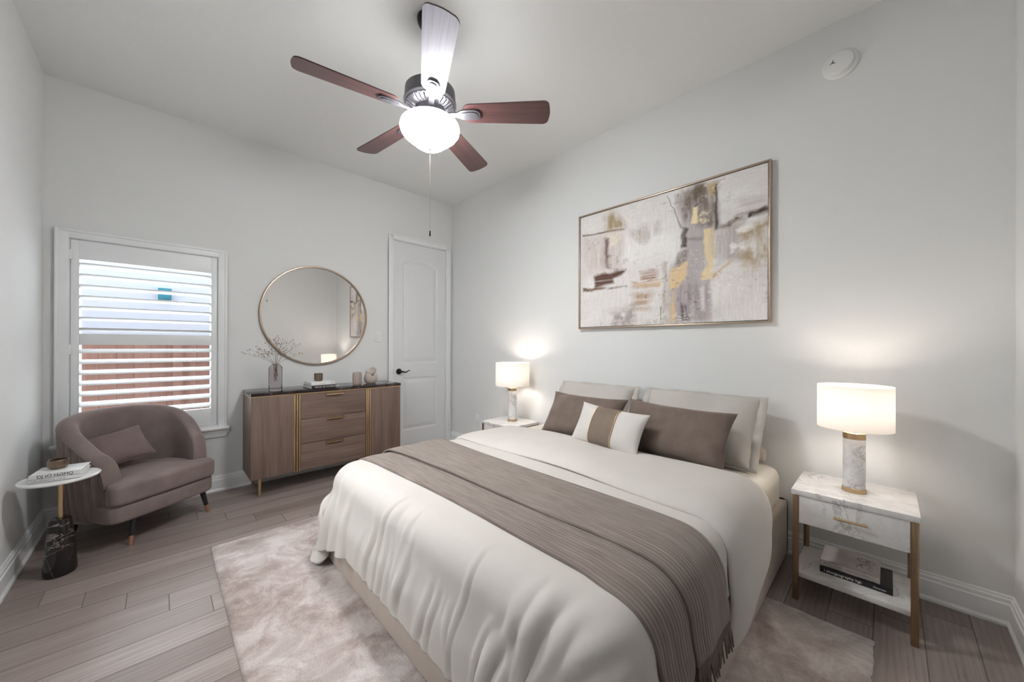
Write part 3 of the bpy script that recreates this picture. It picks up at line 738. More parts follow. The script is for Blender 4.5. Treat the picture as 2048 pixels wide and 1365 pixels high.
    poly([(0.879, 0.816), (0.994, 0.785), (0.994, 0.743), (0.884, 0.751)], (200, 193, 190), 0.03, 0.8, 0.03, 37, HT, 0.6)
    poly([(0.89, 0.62), (0.997, 0.63), (0.997, 0.35), (0.907, 0.352)], (178, 158, 128), 0.03, 0.85, 0.04, 38, (40, 12), 0.7)
    poly([(0.799, 0.644), (0.873, 0.692), (0.997, 0.722), (0.997, 0.684), (0.906, 0.675), (0.851, 0.627)], (112, 88, 70), 0.014, 0.9, 0.02, 39, (30, 30), 0.7)
    poly([(0.93, 0.705), (0.997, 0.722), (0.997, 0.692), (0.93, 0.683)], (66, 48, 42), 0.008, 0.9, 0.02, 40, (40, 20), 0.8)
    poly([(0.868, 0.604), (0.943, 0.625), (0.949, 0.604), (0.879, 0.580)], (238, 234, 228), 0.010, 0.95, 0.02, 41)
    poly([(0.86, 0.50), (0.91, 0.53), (0.91, 0.47), (0.87, 0.46)], (236, 232, 228), 0.012, 0.8, 0.04, 42, (60, 60), 1.0)
    poly([(0.904, 0.361), (0.945, 0.362), (0.934, 0.293), (0.907, 0.290)], (190, 160, 110), 0.02, 0.7, 0.02, 43, VT, 1.0)
    poly([(0.80, 0.29), (0.99, 0.33), (0.99, 0.02), (0.79, 0.02)], (222, 214, 212), 0.06, 0.6, 0.03, 44)
    poly([(0.518, 0.134), (0.523, 0.133), (0.521, 0.019), (0.516, 0.019)], (96, 84, 78), 0.003, 0.8, 0.004, 45)
    poly([(0.618, 0.14), (0.649, 0.13), (0.656, 0.021), (0.622, 0.018)], (96, 84, 84), 0.012, 0.8, 0.02, 46, (90, 12), 1.0)
    streak = vn(220, 14, 80, 3) - 0.5; hstreak = vn(16, 200, 81, 3) - 0.5; zone = np.clip(vn(4, 3, 82, 2) * 4 - 1.5, 0, 1)
    C *= (1 + 0.20 * streak * zone + 0.16 * hstreak * (1 - zone))[..., None]
    over(np.clip((vn(70, 110, 83, 3) - 0.63) * 14, 0, 1) * np.clip((vn(5, 4, 84, 2) - 0.5) * 5, 0, 1) * 0.75, (238, 234, 226))
    over(np.clip((vn(46, 40, 85, 4) - 0.64) * 12, 0, 1) * np.clip((vn(5, 4, 86, 2) - 0.48) * 5, 0, 1) * np.clip(1.0 - C.mean(-1), 0, 1) * 0.8, (100, 82, 68))
    C = np.clip(C, 0.004, 0.9)
    C *= (0.95 + 0.10 * vn(160, 120, 70, 2))[..., None]
    relief = 0.0025 * vn(90, 40, 71, 3) + 0.002 * np.abs(C.mean(-1) - 0.6)
    Pp = np.stack([(U * 2 - 1) * cw, -0.030 - relief, (V * 2 - 1) * ch], -1)
    me = grid_mesh('canvas', Pp)
    at = me.color_attributes.new('paint', 'FLOAT_COLOR', 'POINT')
    at.data.foreach_set('color', np.concatenate([C, np.ones((nx, nz, 1))], -1).reshape(-1).astype(np.float32))
    m, t, b = nt('abstract_paint')
    av = N(t, 'ShaderNodeVertexColor', layer_name='paint'); t.links.new(av.outputs[0], b.inputs['Base Color']); setin(b, Roughness=0.6)
    cv = link('canvas', me, m, p, angle=180); mod(cv, 'SOLIDIFY', thickness=0.01, offset=1 if False else -1)
painting()

# ------------------------------------------------------------------ sideboard
SBX, SBY0, SBY1, SBT = 0.42, -2.195, -0.920, 0.845
sb = thing('sideboard', 'walnut sideboard with dark stone top and gold trim under mirror', 'sideboard', (0.22, (SBY0 + SBY1) / 2, 0))
def sbx(x): return x - 0.22
def sby(y): return y - (SBY0 + SBY1) / 2
bm = box(sbx(0.03), sbx(SBX - 0.018), sby(SBY0), sby(SBY1), 0.148, 0.812, 0.002)
obj('carcass', bm, M['walnut_v'], sb)
obj('stone_top', box(sbx(0.027), sbx(SBX + 0.004), sby(SBY0 - 0.003), sby(SBY1 + 0.003), 0.820, SBT, 0.003), M['dark_top'], sb)
obj('gold_edge', box(sbx(0.03), sbx(SBX), sby(SBY0), sby(SBY1), 0.811, 0.8195), M['gold'], sb)
for y0, y1 in ((SBY0, -1.892), (-1.234, SBY1)):
    obj('door', box(sbx(SBX - 0.018), sbx(SBX), sby(y0 + 0.001), sby(y1 - 0.001), 0.150, 0.810, 0.0015), M['walnut_v'], sb)
for ys in ((-1.887, -1.868, -1.849), (-1.272, -1.256, -1.239)):
    bm = bmesh.new()
    for y in ys: add_box(bm, sbx(SBX - 0.02), sbx(SBX + 0.004), sby(y - 0.006), sby(y + 0.006), 0.150, 0.808, 0.002)
    obj('gold_strip', bm, M['gold'], sb)
for z0, z1 in ((0.597, 0.808), (0.381, 0.593), (0.163, 0.377)):
    dr = obj('drawer', box(sbx(SBX - 0.018), sbx(SBX), sby(-1.840), sby(-1.281), z0, z1, 0.0015), M['walnut_h'], sb)
    bm = bmesh.new()
    add_box(bm, sbx(SBX), sbx(SBX + 0.022), sby(-1.640), sby(-1.490), z1 - 0.010, z1 - 0.006)
    add_box(bm, sbx(SBX + 0.017), sbx(SBX + 0.022), sby(-1.640), sby(-1.490), z1 - 0.022, z1 - 0.006)
    obj('handle', bm, M['gold'], dr)
obj('plinth', box(sbx(SBX - 0.017), sbx(SBX - 0.004), sby(-1.842), sby(-1.279), 0.150, 0.162), M['walnut_h'], sb)
for x in (0.075, 0.385):
    for y in (SBY0 + 0.065, SBY1 - 0.085):
        bm = bmesh.new(); add_lathe(bm, [(0, 0), (0.009, 0), (0.0095, 0.004), (0.014, 0.150), (0, 0.150)], (sbx(x), sby(y), 0), 20)
        obj('leg', bm, M['gold'], sb)

# vase and dried sprigs
va = thing('glass_vase', 'smoky clear glass bottle vase of dried sprigs on sideboard', 'vase', (0.30, -2.005, SBT))
obj('bottle', lathe([(0.0, 0.012), (0.044, 0.012), (0.0455, 0.018), (0.0455, 0.190), (0.042, 0.203), (0.030, 0.214), (0.026, 0.218), (0.026, 0.226),
                     (0.030, 0.228), (0.032, 0.220), (0.044, 0.208), (0.0495, 0.194), (0.0495, 0.006), (0.047, 0.001), (0, 0.001)], seg=40), M['smoke_glass'], va, angle=60)
for k in range(15):
    a = 2 * PI * k / 15 + rng.uniform(-.2, .2)
    spread = rng.uniform(0.25, 1.0) * 0.20
    hx_, hy_ = math.cos(a) * spread * 0.75, math.sin(a) * spread * 1.05
    hh = rng.uniform(0.36, 0.50) - spread * 0.35
    bm = bmesh.new()
    base = Vector((rng.uniform(-.018, .018), rng.uniform(-.018, .018), 0.10 + rng.uniform(-.03, .03)))
    mouth = Vector((math.cos(a) * 0.014, math.sin(a) * 0.014, 0.222))
    def P_(t):
        if t < 0.35: return base.lerp(mouth, t / 0.35)
        q = (t - 0.35) / 0.65
        return mouth + Vector((hx_ * (0.35 * q + 0.65 * q * q), hy_ * (0.35 * q + 0.65 * q * q), (hh - 0.222) * q))
    pts = [P_(i / 12) for i in range(13)]
    add_tube(bm, pts, [0.0013 - 0.0007 * i / 12 for i in range(13)], 5)
    buds = [pts[-1]]
    for q in range(6):
        t0 = rng.uniform(0.6, 0.98); p0 = P_(t0)
        d = Vector((rng.uniform(-1, 1), rng.uniform(-1, 1), rng.uniform(0.2, 1.3))).normalized() * rng.uniform(0.025, 0.06)
        add_tube(bm, [p0, p0 + d * 0.5 + Vector((0, 0, -0.003)), p0 + d], [0.0007, 0.0006, 0.0005], 4); buds.append(p0 + d)
    for f in bm.faces: f.material_index = 0
    n0 = len(bm.faces)
    for b_ in buds:
        r = rng.uniform(0.0032, 0.0052)
        bmesh.ops.create_icosphere(bm, subdivisions=1, radius=r, matrix=Matrix.Translation(b_))
    for i, f in enumerate(bm.faces):
        if i >= n0: f.material_index = 1
    s = obj('dried_sprig', bm, [M['dry'], M['bud']]); s.location = (0.30, -2.005, SBT)
    tag(s, 'dried brown sprig with tiny buds standing in the smoky vase', 'dried sprig', 'dried sprigs in the vase')

# books
def book(name, label, loc, rotz, lx, ly, h, cover, spine='+x', group=None, cat='book'):
    """lies flat; spine side given in local axes; lx,ly full sizes"""
    t = thing(name, label, cat, loc, rotz, group)
    ct = 0.0022
    bm = bmesh.new()
    add_box(bm, -lx / 2, lx / 2, -ly / 2, ly / 2, 0, ct, 0.0006); add_box(bm, -lx / 2, lx / 2, -ly / 2, ly / 2, h - ct, h, 0.0006)
    if spine == '+x': add_box(bm, lx / 2 - ct, lx / 2, -ly / 2, ly / 2, 0, h, 0.0006)
    elif spine == '-y': add_box(bm, -lx / 2, lx / 2, -ly / 2, -ly / 2 + ct, 0, h, 0.0006)
    cv = obj('cover', bm, cover, t)
    i = 0.004
    obj('pages', box(-lx / 2 + (i if spine != '-x' else ct), lx / 2 - (ct if spine == '+x' else i), -ly / 2 + (ct if spine == '-y' else i), ly / 2 - i, ct, h - ct), M['paper'], t)
    return t, cv
def on_px(x, y, z):   # text frame on a +x facing face, reading toward +y
    return Matrix.Translation((x, y, z)) @ Matrix(((0, 0, 1, 0), (1, 0, 0, 0), (0, 1, 0, 0), (0, 0, 0, 1)))
def on_my(x, y, z):   # text frame on a -y facing face, reading toward +x
    return Matrix.Translation((x, y, z)) @ Matrix(((1, 0, 0, 0), (0, 0, -1, 0), (0, 1, 0, 0), (0, 0, 0, 1)))
t, cv = book('book', 'black spined book lying on sideboard under white book', (0.285, -1.655, SBT + 0.0005), R(2), 0.24, 0.205, 0.030, M['cover_black'])
text('spine_lettering', 'RACO UE TO BOLD -E', 0.020, M['ink_white'], cv, on_px(0.1203, -0.075, 0.015))
t, cv = book('book', 'white book lying on black book under bronze candle cup', (0.280, -1.656, SBT + 0.031), R(1), 0.235, 0.20, 0.026, M['cover_white'])
text('spine_lettering', 'MOCECOTE', 0.009, M['ink_grey'], cv, on_px(0.1178, -0.03, 0.012))
text('spine_lettering', 'CARNCE', 0.009, M['ink_black'], cv, on_px(0.1178, 0.058, 0.015))
cu = obj('candle_cup', lathe([(0, 0.004), (0.030, 0.004), (0.033, 0.010), (0.0345, 0.070), (0.0365, 0.070), (0.0365, 0.012), (0.033, 0.002), (0.028, 0), (0, 0)], seg=40), M['bronze'])
cu.location = (0.255, -1.655, SBT + 0.0575); tag(cu, 'round bronze candle cup standing on the white book', 'candle holder')
# ribbed cup
bm = bmesh.new(); seg = 96; rings = []
for r, z in [(0.0, 0.004), (0.034, 0.004), (0.036, 0.03), (0.035, 0.085), (0.033, 0.104), (0.036, 0.105), (0.0385, 0.100), (0.042, 0.085), (0.0435, 0.05), (0.041, 0.02), (0.036, 0.003), (0.03, 0), (0, 0)]:
    if r == 0: rings.append([bm.verts.new((0, 0, z))]); continue
    rings.append([bm.verts.new(((r + (0.0022 * math.cos(12 * 2 * PI * i / seg) if r > 0.0362 else 0)) * math.cos(2 * PI * i / seg),
                               (r + (0.0022 * math.cos(12 * 2 * PI * i / seg) if r > 0.0362 else 0)) * math.sin(2 * PI * i / seg), z)) for i in range(seg)])
for a, b in zip(rings[:-1], rings[1:]):
    for i in range(seg):
        j = (i + 1) % seg
        if len(a) == 1: bm.faces.new((a[0], b[i], b[j]))
        elif len(b) == 1: bm.faces.new((a[i], a[j], b[0]))
        else: bm.faces.new((a[i], a[j], b[j], b[i]))
rc = obj('ribbed_cup', bm, M['ribbed_ceramic'], angle=60); rc.location = (0.355, -1.338, SBT); rc.scale = (1, 1, 1.22)
tag(rc, 'small ribbed taupe cup beside knotted sculpture on sideboard', 'cup')
# knotted ceramic sculpture: fat body, hole, small head and fingers of clay on top
kn = thing('knot_sculpture', 'rounded beige ceramic knot sculpture at door end of sideboard', 'sculpture', (0.27, -1.168, SBT), R(8))
def skin_chain(pts, rads, seg=20):
    return tube(pts, rads, seg)
bm = bmesh.new()
add_lathe(bm, [(0, 0.0), (0.030, 0.0), (0.042, 0.006), (0.053, 0.022), (0.058, 0.042), (0.057, 0.060), (0.050, 0.078), (0.040, 0.090), (0.033, 0.092), (0.030, 0.086), (0, 0.080)], seg=40)
for v in bm.verts:
    v.co.x *= 0.85; v.co.y *= 1.22; v.co.z *= 1.06
    a = v.co.y / 0.055
    if v.co.z > 0.05: v.co.z += (0.020 * abs(a) ** 1.5 - 0.016 * max(0, 1 - (a / 0.35) ** 2)) * (v.co.z - 0.05) / 0.04     # V shaped dip between the two shoulders
obj('looped_body', bm, M['ceramic'], kn, angle=180)
bm = bmesh.new()
pts = [(0.004, -0.062, 0.130), (0.006, -0.036, 0.120), (0.004, -0.012, 0.110), (0, 0.012, 0.112), (0, 0.03, 0.124), (-0.004, 0.034, 0.140), (-0.004, 0.022, 0.152)]
add_tube(bm, pts, [0.010, 0.020, 0.027, 0.029, 0.025, 0.019, 0.010], 16)
hd_ = obj('knot_top', bm, M['ceramic'], kn, angle=180); mod(hd_, 'SUBSURF', levels=1, render_levels=1)
bm = bmesh.new()
for k, (y, h_) in enumerate([(-0.004, 0.158), (0.012, 0.163), (0.027, 0.160), (0.041, 0.150)]):
    add_tube(bm, [(0.012, y * 0.7, 0.112), (0.014, y, 0.135), (0.008, y * 1.1, h_), (0.004, y * 1.12, h_ + 0.004)], [0.010, 0.010, 0.008, 0.003], 10)
obj('curled_ridge', bm, M['ceramic'], kn, angle=180)

# ------------------------------------------------------------------ armchair
AC = (0.352, -2.842); ATH = R(33)
ac = thing('armchair', 'mauve velvet tub armchair with channel tufted back by window', 'armchair', (AC[0], AC[1], 0), ATH)
# local: +x forward, +y = viewer's right
def plan(s):      # s in [-1,1] from left arm front (viewer) to right arm front, outer surface
    fx, w, dp = 0.245, 0.345, 0.255
    straight, arc = 0.22, 0.82
    tot = 2 * straight + arc * 1.2
    u = (s + 1) / 2
    a0 = 0.20
    if u < a0: return (fx - (fx - 0.02) * (u / a0), -w + 0.058 * (1 - u / a0) ** 1.8), (0, -1)
    if u > 1 - a0: return (fx - (fx - 0.02) * ((1 - u) / a0), w - 0.058 * (1 - (1 - u) / a0) ** 1.8), (0, 1)
    a = PI * (u - a0) / (1 - 2 * a0)
    e = 0.86
    cx, sx = math.cos(a), math.sin(a)
    px = 0.02 - dp * math.copysign(abs(sx) ** e, sx); py = -w * math.copysign(abs(cx) ** e, cx)
    nx, ny = -sx / dp, -cx / w; l = math.hypot(nx, ny)
    return (px, py), (nx / l, ny / l)
def rim_z(s):
    a = abs(s)
    z = 0.800 - 0.085 * min(1, a / 0.6) ** 2.2
    if a > 0.5: q = (a - 0.5) / 0.5; z -= 0.165 * q * q * (3 - 2 * q)
    if a > 0.90:
        q = (a - 0.90) / 0.10; z -= 0.15 * (1 - math.sqrt(max(0, 1 - q * q)))
    return z
ns_ = 441
S_ = np.linspace(-1, 1, ns_)
rows = []
th_ = 0.078
arc = 0; prev = None; arcs = []
for s in S_:
    (x, y), n = plan(s)
    if prev: arc += math.hypot(x - prev[0], y - prev[1])
    arcs.append(arc); prev = (x, y)
for s, al in zip(S_, arcs):
    (x, y), (nx, ny) = plan(s); zr = rim_z(s)
    groove = 0.019 * (abs(math.sin(PI * al / 0.046)) ** 0.5 - 0.75)
    row = []
    def pt(off, z): row.append((x + nx * off, y + ny * off, z))
    zt = zr - 0.036
    pt(-0.055, 0.168); pt(-0.012 + groove * 0.3, 0.170)
    for q in range(7):
        z = 0.180 + (zt - 0.012 - 0.180) * q / 6
        taper = -0.030 * (1 - q / 6) ** 1.5
        pt(taper + groove * (1 if q < 6 else 0.7), z)
    pt(0.0 - 0.004, zt)                      # seam under the rim
    for q in range(9):
        a = PI * q / 8
        pt(-th_ / 2 + (th_ / 2 + 0.006) * math.cos(a), zt + 0.002 + 0.036 * math.sin(a))
    pt(-th_ - 0.006, zt - 0.05); pt(-th_ - 0.006, max(0.3, zt - 0.2)); pt(-th_ - 0.002, 0.26); pt(-th_, 0.20)
    rows.append(row)
P_sh = np.array(rows)
me = grid_mesh('shell', P_sh)
bmx = bmesh.new(); bmx.from_mesh(me); bmx.verts.ensure_lookup_table()
nr = P_sh.shape[1]
for base_i in (0, (ns_ - 1) * nr):
    try: bmx.faces.new([bmx.verts[base_i + k] for k in range(nr)])
    except Exception: pass
obj('tufted_shell', bmx, M['velvet'], ac, angle=50)
bm = bmesh.new()
pts = [(plan(s)[0][0] + plan(s)[1][0] * 0.003, plan(s)[0][1] + plan(s)[1][1] * 0.003, rim_z(s) - 0.036) for s in np.linspace(-1, 1, 140)]
add_tube(bm, pts, 0.0035, 6); obj('piping', bm, M['velvet'], ac, angle=180)
bm = bmesh.new(); kk = 1
for s, al in zip(S_, arcs):
    if al < 0.046 * kk: continue
    kk += 1
    if abs(s) > 0.97: continue
    (x, y), (nx, ny) = plan(s); zt = rim_z(s) - 0.036
    pp = []
    for q in range(9):
        z = 0.180 + (zt - 0.006 - 0.180) * q / 8; tp_ = -0.030 * (1 - q / 8) ** 1.5 - 0.004
        pp.append((x + nx * tp_, y + ny * tp_, z))
    add_tube(bm, pp, 0.0026, 6)
obj('channel_piping', bm, M['velvet_light'], ac, angle=180)
def soft_slab(outline, z0, z1, r, crown=0.0, n=6):
    """rounded cushion from a convex outline (xy list)"""
    o = np.array(outline); c = o.mean(0); m_ = len(o)
    rings = []
    def ring(inset, z):
        d = o - c; l = np.linalg.norm(d, axis=1, keepdims=True)
        q = o - d / l * inset
        return np.column_stack([q, np.full(m_, z)])
    for k in range(n + 1):
        a = -PI / 2 + PI / 2 * k / n; rings.append(ring(r - r * math.cos(a), z0 + r + r * math.sin(a)))
    for k in range(n + 1):
        a = PI / 2 * k / n; rings.append(ring(r - r * math.cos(a), z1 - r + r * math.sin(a)))
    for f in (0.75, 0.5, 0.25):
        q = rings[2 * n + 1].copy(); q[:, :2] = c + (q[:, :2] - c) * f; q[:, 2] = z1 + crown * (1 - f * f); rings.append(q)
    bm = bmesh.new(); vr = [[bm.verts.new(p) for p in r_] for r_ in rings]
    for a, b in zip(vr[:-1], vr[1:]):
        for i in range(m_): bm.faces.new((a[i], a[(i + 1) % m_], b[(i + 1) % m_], b[i]))
    bm.faces.new(vr[0][::-1]); bm.faces.new(vr[-1])
    return bm
def rounded_rect(x0, x1, y0, y1, rs, n=8, bow=0.0):
    out = []
    for (cx, cy, a0), r in zip(((x1, y1, 0), (x0, y1, PI / 2), (x0, y0, PI), (x1, y0, 1.5 * PI)), rs):
        sx = -1 if cx == x1 else 1; sy = -1 if cy == y1 else 1
        for k in range(n + 1):
            a = a0 + PI / 2 * k / n
            out.append((cx + sx * r + r * math.cos(a), cy + sy * r + r * math.sin(a)))
    # subdivide the straight runs a little and bow the front
    res = []
    for i in range(len(out)):
        a, b = out[i], out[(i + 1) % len(out)]
        dl = math.hypot(b[0] - a[0], b[1] - a[1]); k = max(1, int(dl / 0.05))
        for q in range(k): res.append((a[0] + (b[0] - a[0]) * q / k, a[1] + (b[1] - a[1]) * q / k))
    if bow: res = [(x + bow * (1 - (y / y1) ** 2) * max(0, (x - x0) / (x1 - x0)) ** 2, y) for x, y in res]
    return res
obj('seat_base', soft_slab(rounded_rect(-0.17, 0.318, -0.300, 0.300, (0.05, 0.14, 0.14, 0.05), bow=0.02), 0.166, 0.268, 0.02), M['velvet'], ac, angle=50)
# seat cushion: T shape, wide ears in front of the arms
def round_poly(pts, r, n=6):
    out = []
    m_ = len(pts)
    for i in range(m_):
        p, q, w_ = Vector(pts[i - 1]), Vector(pts[i]), Vector(pts[(i + 1) % m_])
        rr = r[i]; a = q + (p - q).normalized() * rr; b = q + (w_ - q).normalized() * rr
        for k in range(n + 1):
            t_ = k / n; out.append(tuple(a * (1 - t_) ** 2 + q * 2 * t_ * (1 - t_) + b * t_ ** 2))
    return out
half = [(0.352, 0.0), (0.338, 0.298), (0.258, 0.300), (0.250, 0.222), (0.0, 0.258), (-0.165, 0.12), (-0.178, 0.0)]
tp = [half[0]] + half[1:-1] + [half[-1]] + [(x, -y) for x, y in half[-2:0:-1]]
cush = soft_slab(round_poly(tp, [0.1, 0.045, 0.03, 0.012, 0.1, 0.08, 0.05, 0.08, 0.1, 0.012, 0.03, 0.045]), 0.272, 0.398, 0.026, 0.012)
obj('seat_cushion', cush, M['velvet'], ac, angle=60)
for sx, sy in ((0.27, -0.16), (0.265, 0.245), (-0.13, -0.20), (-0.13, 0.20)):
    dx, dy = (0.022 if sx > 0 else -0.025), 0.03 * (1 if sy > 0 else -1)
    bm = bmesh.new(); add_tube(bm, [(sx, sy, 0.17), (sx + dx * 0.68, sy + dy * 0.68, 0.055)], [0.017, 0.0125], 14)
    lg = obj('leg', bm, M['charcoal'], ac)
    bm = bmesh.new(); add_tube(bm, [(sx + dx * 0.68, sy + dy * 0.68, 0.055), (sx + dx, sy + dy, 0.0)], [0.0128, 0.009], 14)
    obj('leg_tip', bm, M['copper'], lg)

# ------------------------------------------------------------------ pillows
def vnoise3(p, seed, f):
    r = np.random.RandomState(seed); out = np.zeros(p.shape[:-1])
    for k in range(10):
        d = r.randn(3); d *= f * r.uniform(0.6, 1.8) / np.linalg.norm(d); out += np.sin(p @ d + r.uniform(0, 6.28))
    return out / 10 ** 0.5
def pillow_mesh(w, h, t, seed, n=44, ear=0.06, wr=0.006, sag=0.0, u0=-1, u1=1, puff=0.0):
    """closed cushion in local xz plane, thickness along y; restricted to u in [u0,u1] for bands"""
    us = np.linspace(u0, u1, n); vs = np.linspace(-1, 1, n)
    U, V = np.meshgrid(us, vs, indexing='ij')
    prof = np.clip((1 - np.abs(U) ** 2.6), 0, 1) ** 0.55 * np.clip((1 - np.abs(V) ** 2.6), 0, 1) ** 0.55
    x = U * w / 2 * (1 - ear * (1 - V ** 2) * np.abs(U) ** 3)
    z = V * h / 2 * (1 - ear * 1.3 * (1 - U ** 2) * np.abs(V) ** 3)
    if sag: z = z - sag * (1 - U ** 2) * np.clip(V, 0, 1) ** 2
    faces = []
    edge = np.clip(np.minimum(1 - np.abs(U), 1 - np.abs(V)) * 8, 0, 1)
    corner = (np.abs(U) * np.abs(V)) ** 1.5
    res = []
    for sgn in (-1, 1):
        q = np.stack([x * 1.0, np.full_like(x, sgn), z], -1)
        wr_ = wr * vnoise3(q * (1, 0.3, 1), seed + sgn, 16) * edge * (0.35 + 1.3 * corner) + 0.35 * wr * vnoise3(q, seed + 7 + sgn, 34) * edge
        res.append(np.stack([x, sgn * (t / 2 * prof + wr_ + 0.0012 + puff * (prof > 0)), z], -1))
    return res
def pillow(name, w, h, t, seed, mat, parent=None, **kw):
    f, b = pillow_mesh(w, h, t, seed, **kw)
    n = f.shape[0]
    bm = bmesh.new()
    vf = [[bm.verts.new(f[i, j]) for j in range(n)] for i in range(n)]
    vb = [[(vf[i][j] if False else bm.verts.new(b[i, j])) for j in range(n)] for i in range(n)]
    for i in range(n - 1):
        for j in range(n - 1):
            bm.faces.new((vf[i][j], vf[i + 1][j], vf[i + 1][j + 1], vf[i][j + 1]))
            bm.faces.new((vb[i][j], vb[i][j + 1], vb[i + 1][j + 1], vb[i + 1][j]))
    rim = [(i, 0) for i in range(n)] + [(n - 1, j) for j in range(1, n)] + [(i, n - 1) for i in range(n - 2, -1, -1)] + [(0, j) for j in range(n - 2, 0, -1)]
    for k in range(len(rim)):
        a, c = rim[k], rim[(k + 1) % len(rim)]
        bm.faces.new((vf[a[0]][a[1]], vb[a[0]][a[1]], vb[c[0]][c[1]], vf[c[0]][c[1]]))
    return obj(name, bm, mat, parent, angle=70)
def pipe_edge(w, h, ear=0.06, sag=0.0, r=0.0032):
    pts = []
    n = 24
    for k in range(4 * n):
        q = k / n; s = int(q); f = (q - s) * 2 - 1
        u, v = [(f, 1), (1, -f), (-f, -1), (-1, f)][s]
        x = u * w / 2 * (1 - ear * (1 - v ** 2) * abs(u) ** 3); z = v * h / 2 * (1 - ear * 1.3 * (1 - u ** 2) * abs(v) ** 3)
        if sag: z -= sag * (1 - u ** 2) * max(0, v) ** 2
        pts.append((x, 0, z))
    bm = bmesh.new(); add_tube(bm, pts + [pts[0]], r, 6, cap=False); return bm
def place(o, loc, lean, rotz=0.0, roll=0.0):
    """lean>0 tilts the top toward the wall (+y)"""
    o.matrix_world = Matrix.Translation(loc) @ Matrix.Rotation(rotz, 4, 'Z') @ Matrix.Rotation(-lean, 4, 'X') @ Matrix.Rotation(roll, 4, 'Y')
    return o
# chair cushion (single mesh pillow with piping child)
cp = thing('cushion', 'mauve velvet cushion propped on the armchair seat', 'cushion')
pillow('cushion_cover', 0.37, 0.235, 0.11, 5, M['velvet_cushion'], cp, ear=0.07)
obj('piping', pipe_edge(0.37, 0.235, 0.07), M['velvet_cushion'], cp, angle=180)
q = Vector((-0.03, -0.095, 0.545)); rq = Matrix.Rotation(ATH, 4, 'Z') @ q
place(cp, (AC[0] + rq.x, AC[1] + rq.y, q.z), R(36), ATH + PI / 2 + R(-10), R(-10))

# ------------------------------------------------------------------ side table
stb = thing('side_table', 'small round white side table on black marble foot', 'side table', (0.826, -3.100, 0))
obj('tabletop', lathe([(0, 0.506), (0.135, 0.506), (0.145, 0.511), (0.147, 0.516), (0.145, 0.520), (0.139, 0.522), (0.136, 0.519), (0, 0.519)], seg=72), M['white_top'], stb)
obj('pole', lathe([(0.0, 0.29), (0.0095, 0.29), (0.0095, 0.506), (0.0, 0.506)], seg=20), M['gold'], stb)
bm = bmesh.new(); prof = [(0, 0), (0.060, 0), (0.064, 0.006), (0.0635, 0.03), (0.052, 0.18), (0.043, 0.285), (0.040, 0.295), (0.034, 0.298), (0, 0.298)]
add_lathe(bm, prof, (0, 0, 0), 48)
for v in bm.verts:
    a = math.atan2(v.co.y, v.co.x); v.co.x *= 1 + 0.05 * math.cos(2 * a + 0.6); v.co.y *= 1 + 0.05 * math.cos(2 * a + 0.6); v.co.z += 0.02 * v.co.x * (v.co.z / 0.3)
obj('marble_foot', bm, M['black_marble'], stb)
TB = R(-7)
t, cv = book('book', 'lower of two white books on the round side table', (0.822, -3.098, 0.5205), TB, 0.168, 0.178, 0.019, M['cover_white'])
text('spine_lettering', 'LUCRE MANTICEB LI SE   CUSTAH', 0.008, M['ink_grey'], cv, on_px(0.0844, -0.085, 0.0095))
t, cv = book('book', 'upper white book with bold black lettering on side table', (0.822, -3.098, 0.540), TB, 0.168, 0.178, 0.021, M['cover_white'])
text('spine_lettering', 'DJ tO HaSMQ', 0.021, M['ink_black'], cv, on_px(0.0844, -0.062, 0.0105))
bw = bmesh.new()
prof = [(0, 0.006), (0.028, 0.006), (0.036, 0.018), (0.037, 0.038), (0.035, 0.047), (0.037, 0.048), (0.040, 0.044), (0.041, 0.022), (0.036, 0.008), (0.027, 0.0), (0, 0.0)]
add_lathe(bw, prof, (0, 0, 0), 10)
bo = obj('bowl', bw, M['bronze'], angle=20); bo.location = (0.795, -3.112, 0.5615); tag(bo, 'small faceted bronze bowl on the side table books', 'bowl')

# ------------------------------------------------------------------ rug
rx0, rx1, ry0, ry1 = 1.076, 3.902, -2.492, -0.560
bm = bmesh.new(); nx_, ny_ = 140, 96
def wob(t, s): return 0.004 * math.sin(t * 23 + s) + 0.003 * math.sin(t * 61 + 2 * s)
P = np.zeros((nx_, ny_, 3))
for i in range(nx_):
    for j in range(ny_):
        u, v = i / (nx_ - 1), j / (ny_ - 1)
        x = rx0 + (rx1 - rx0) * u; y = ry0 + (ry1 - ry0) * v
        e = min(u * (rx1 - rx0), (1 - u) * (rx1 - rx0), v * (ry1 - ry0), (1 - v) * (ry1 - ry0))
        z = 0.010 * min(1, e / 0.012 + 0.35)
        if i == nx_ - 1: x += wob(v * 3, 1) * .6
        if i == 0: x += wob(v * 2, 4) * .5
        if j == ny_ - 1: y += wob(u * 3, 2) * .5
        P[i, j] = (x, y, z)
rug = link('rug', grid_mesh('rug', P), M['rug'], angle=180)
mod(rug, 'SOLIDIFY', thickness=0.0035, offset=-1)
tag(rug, 'large distressed mauve and cream rug under the bed', 'rug')

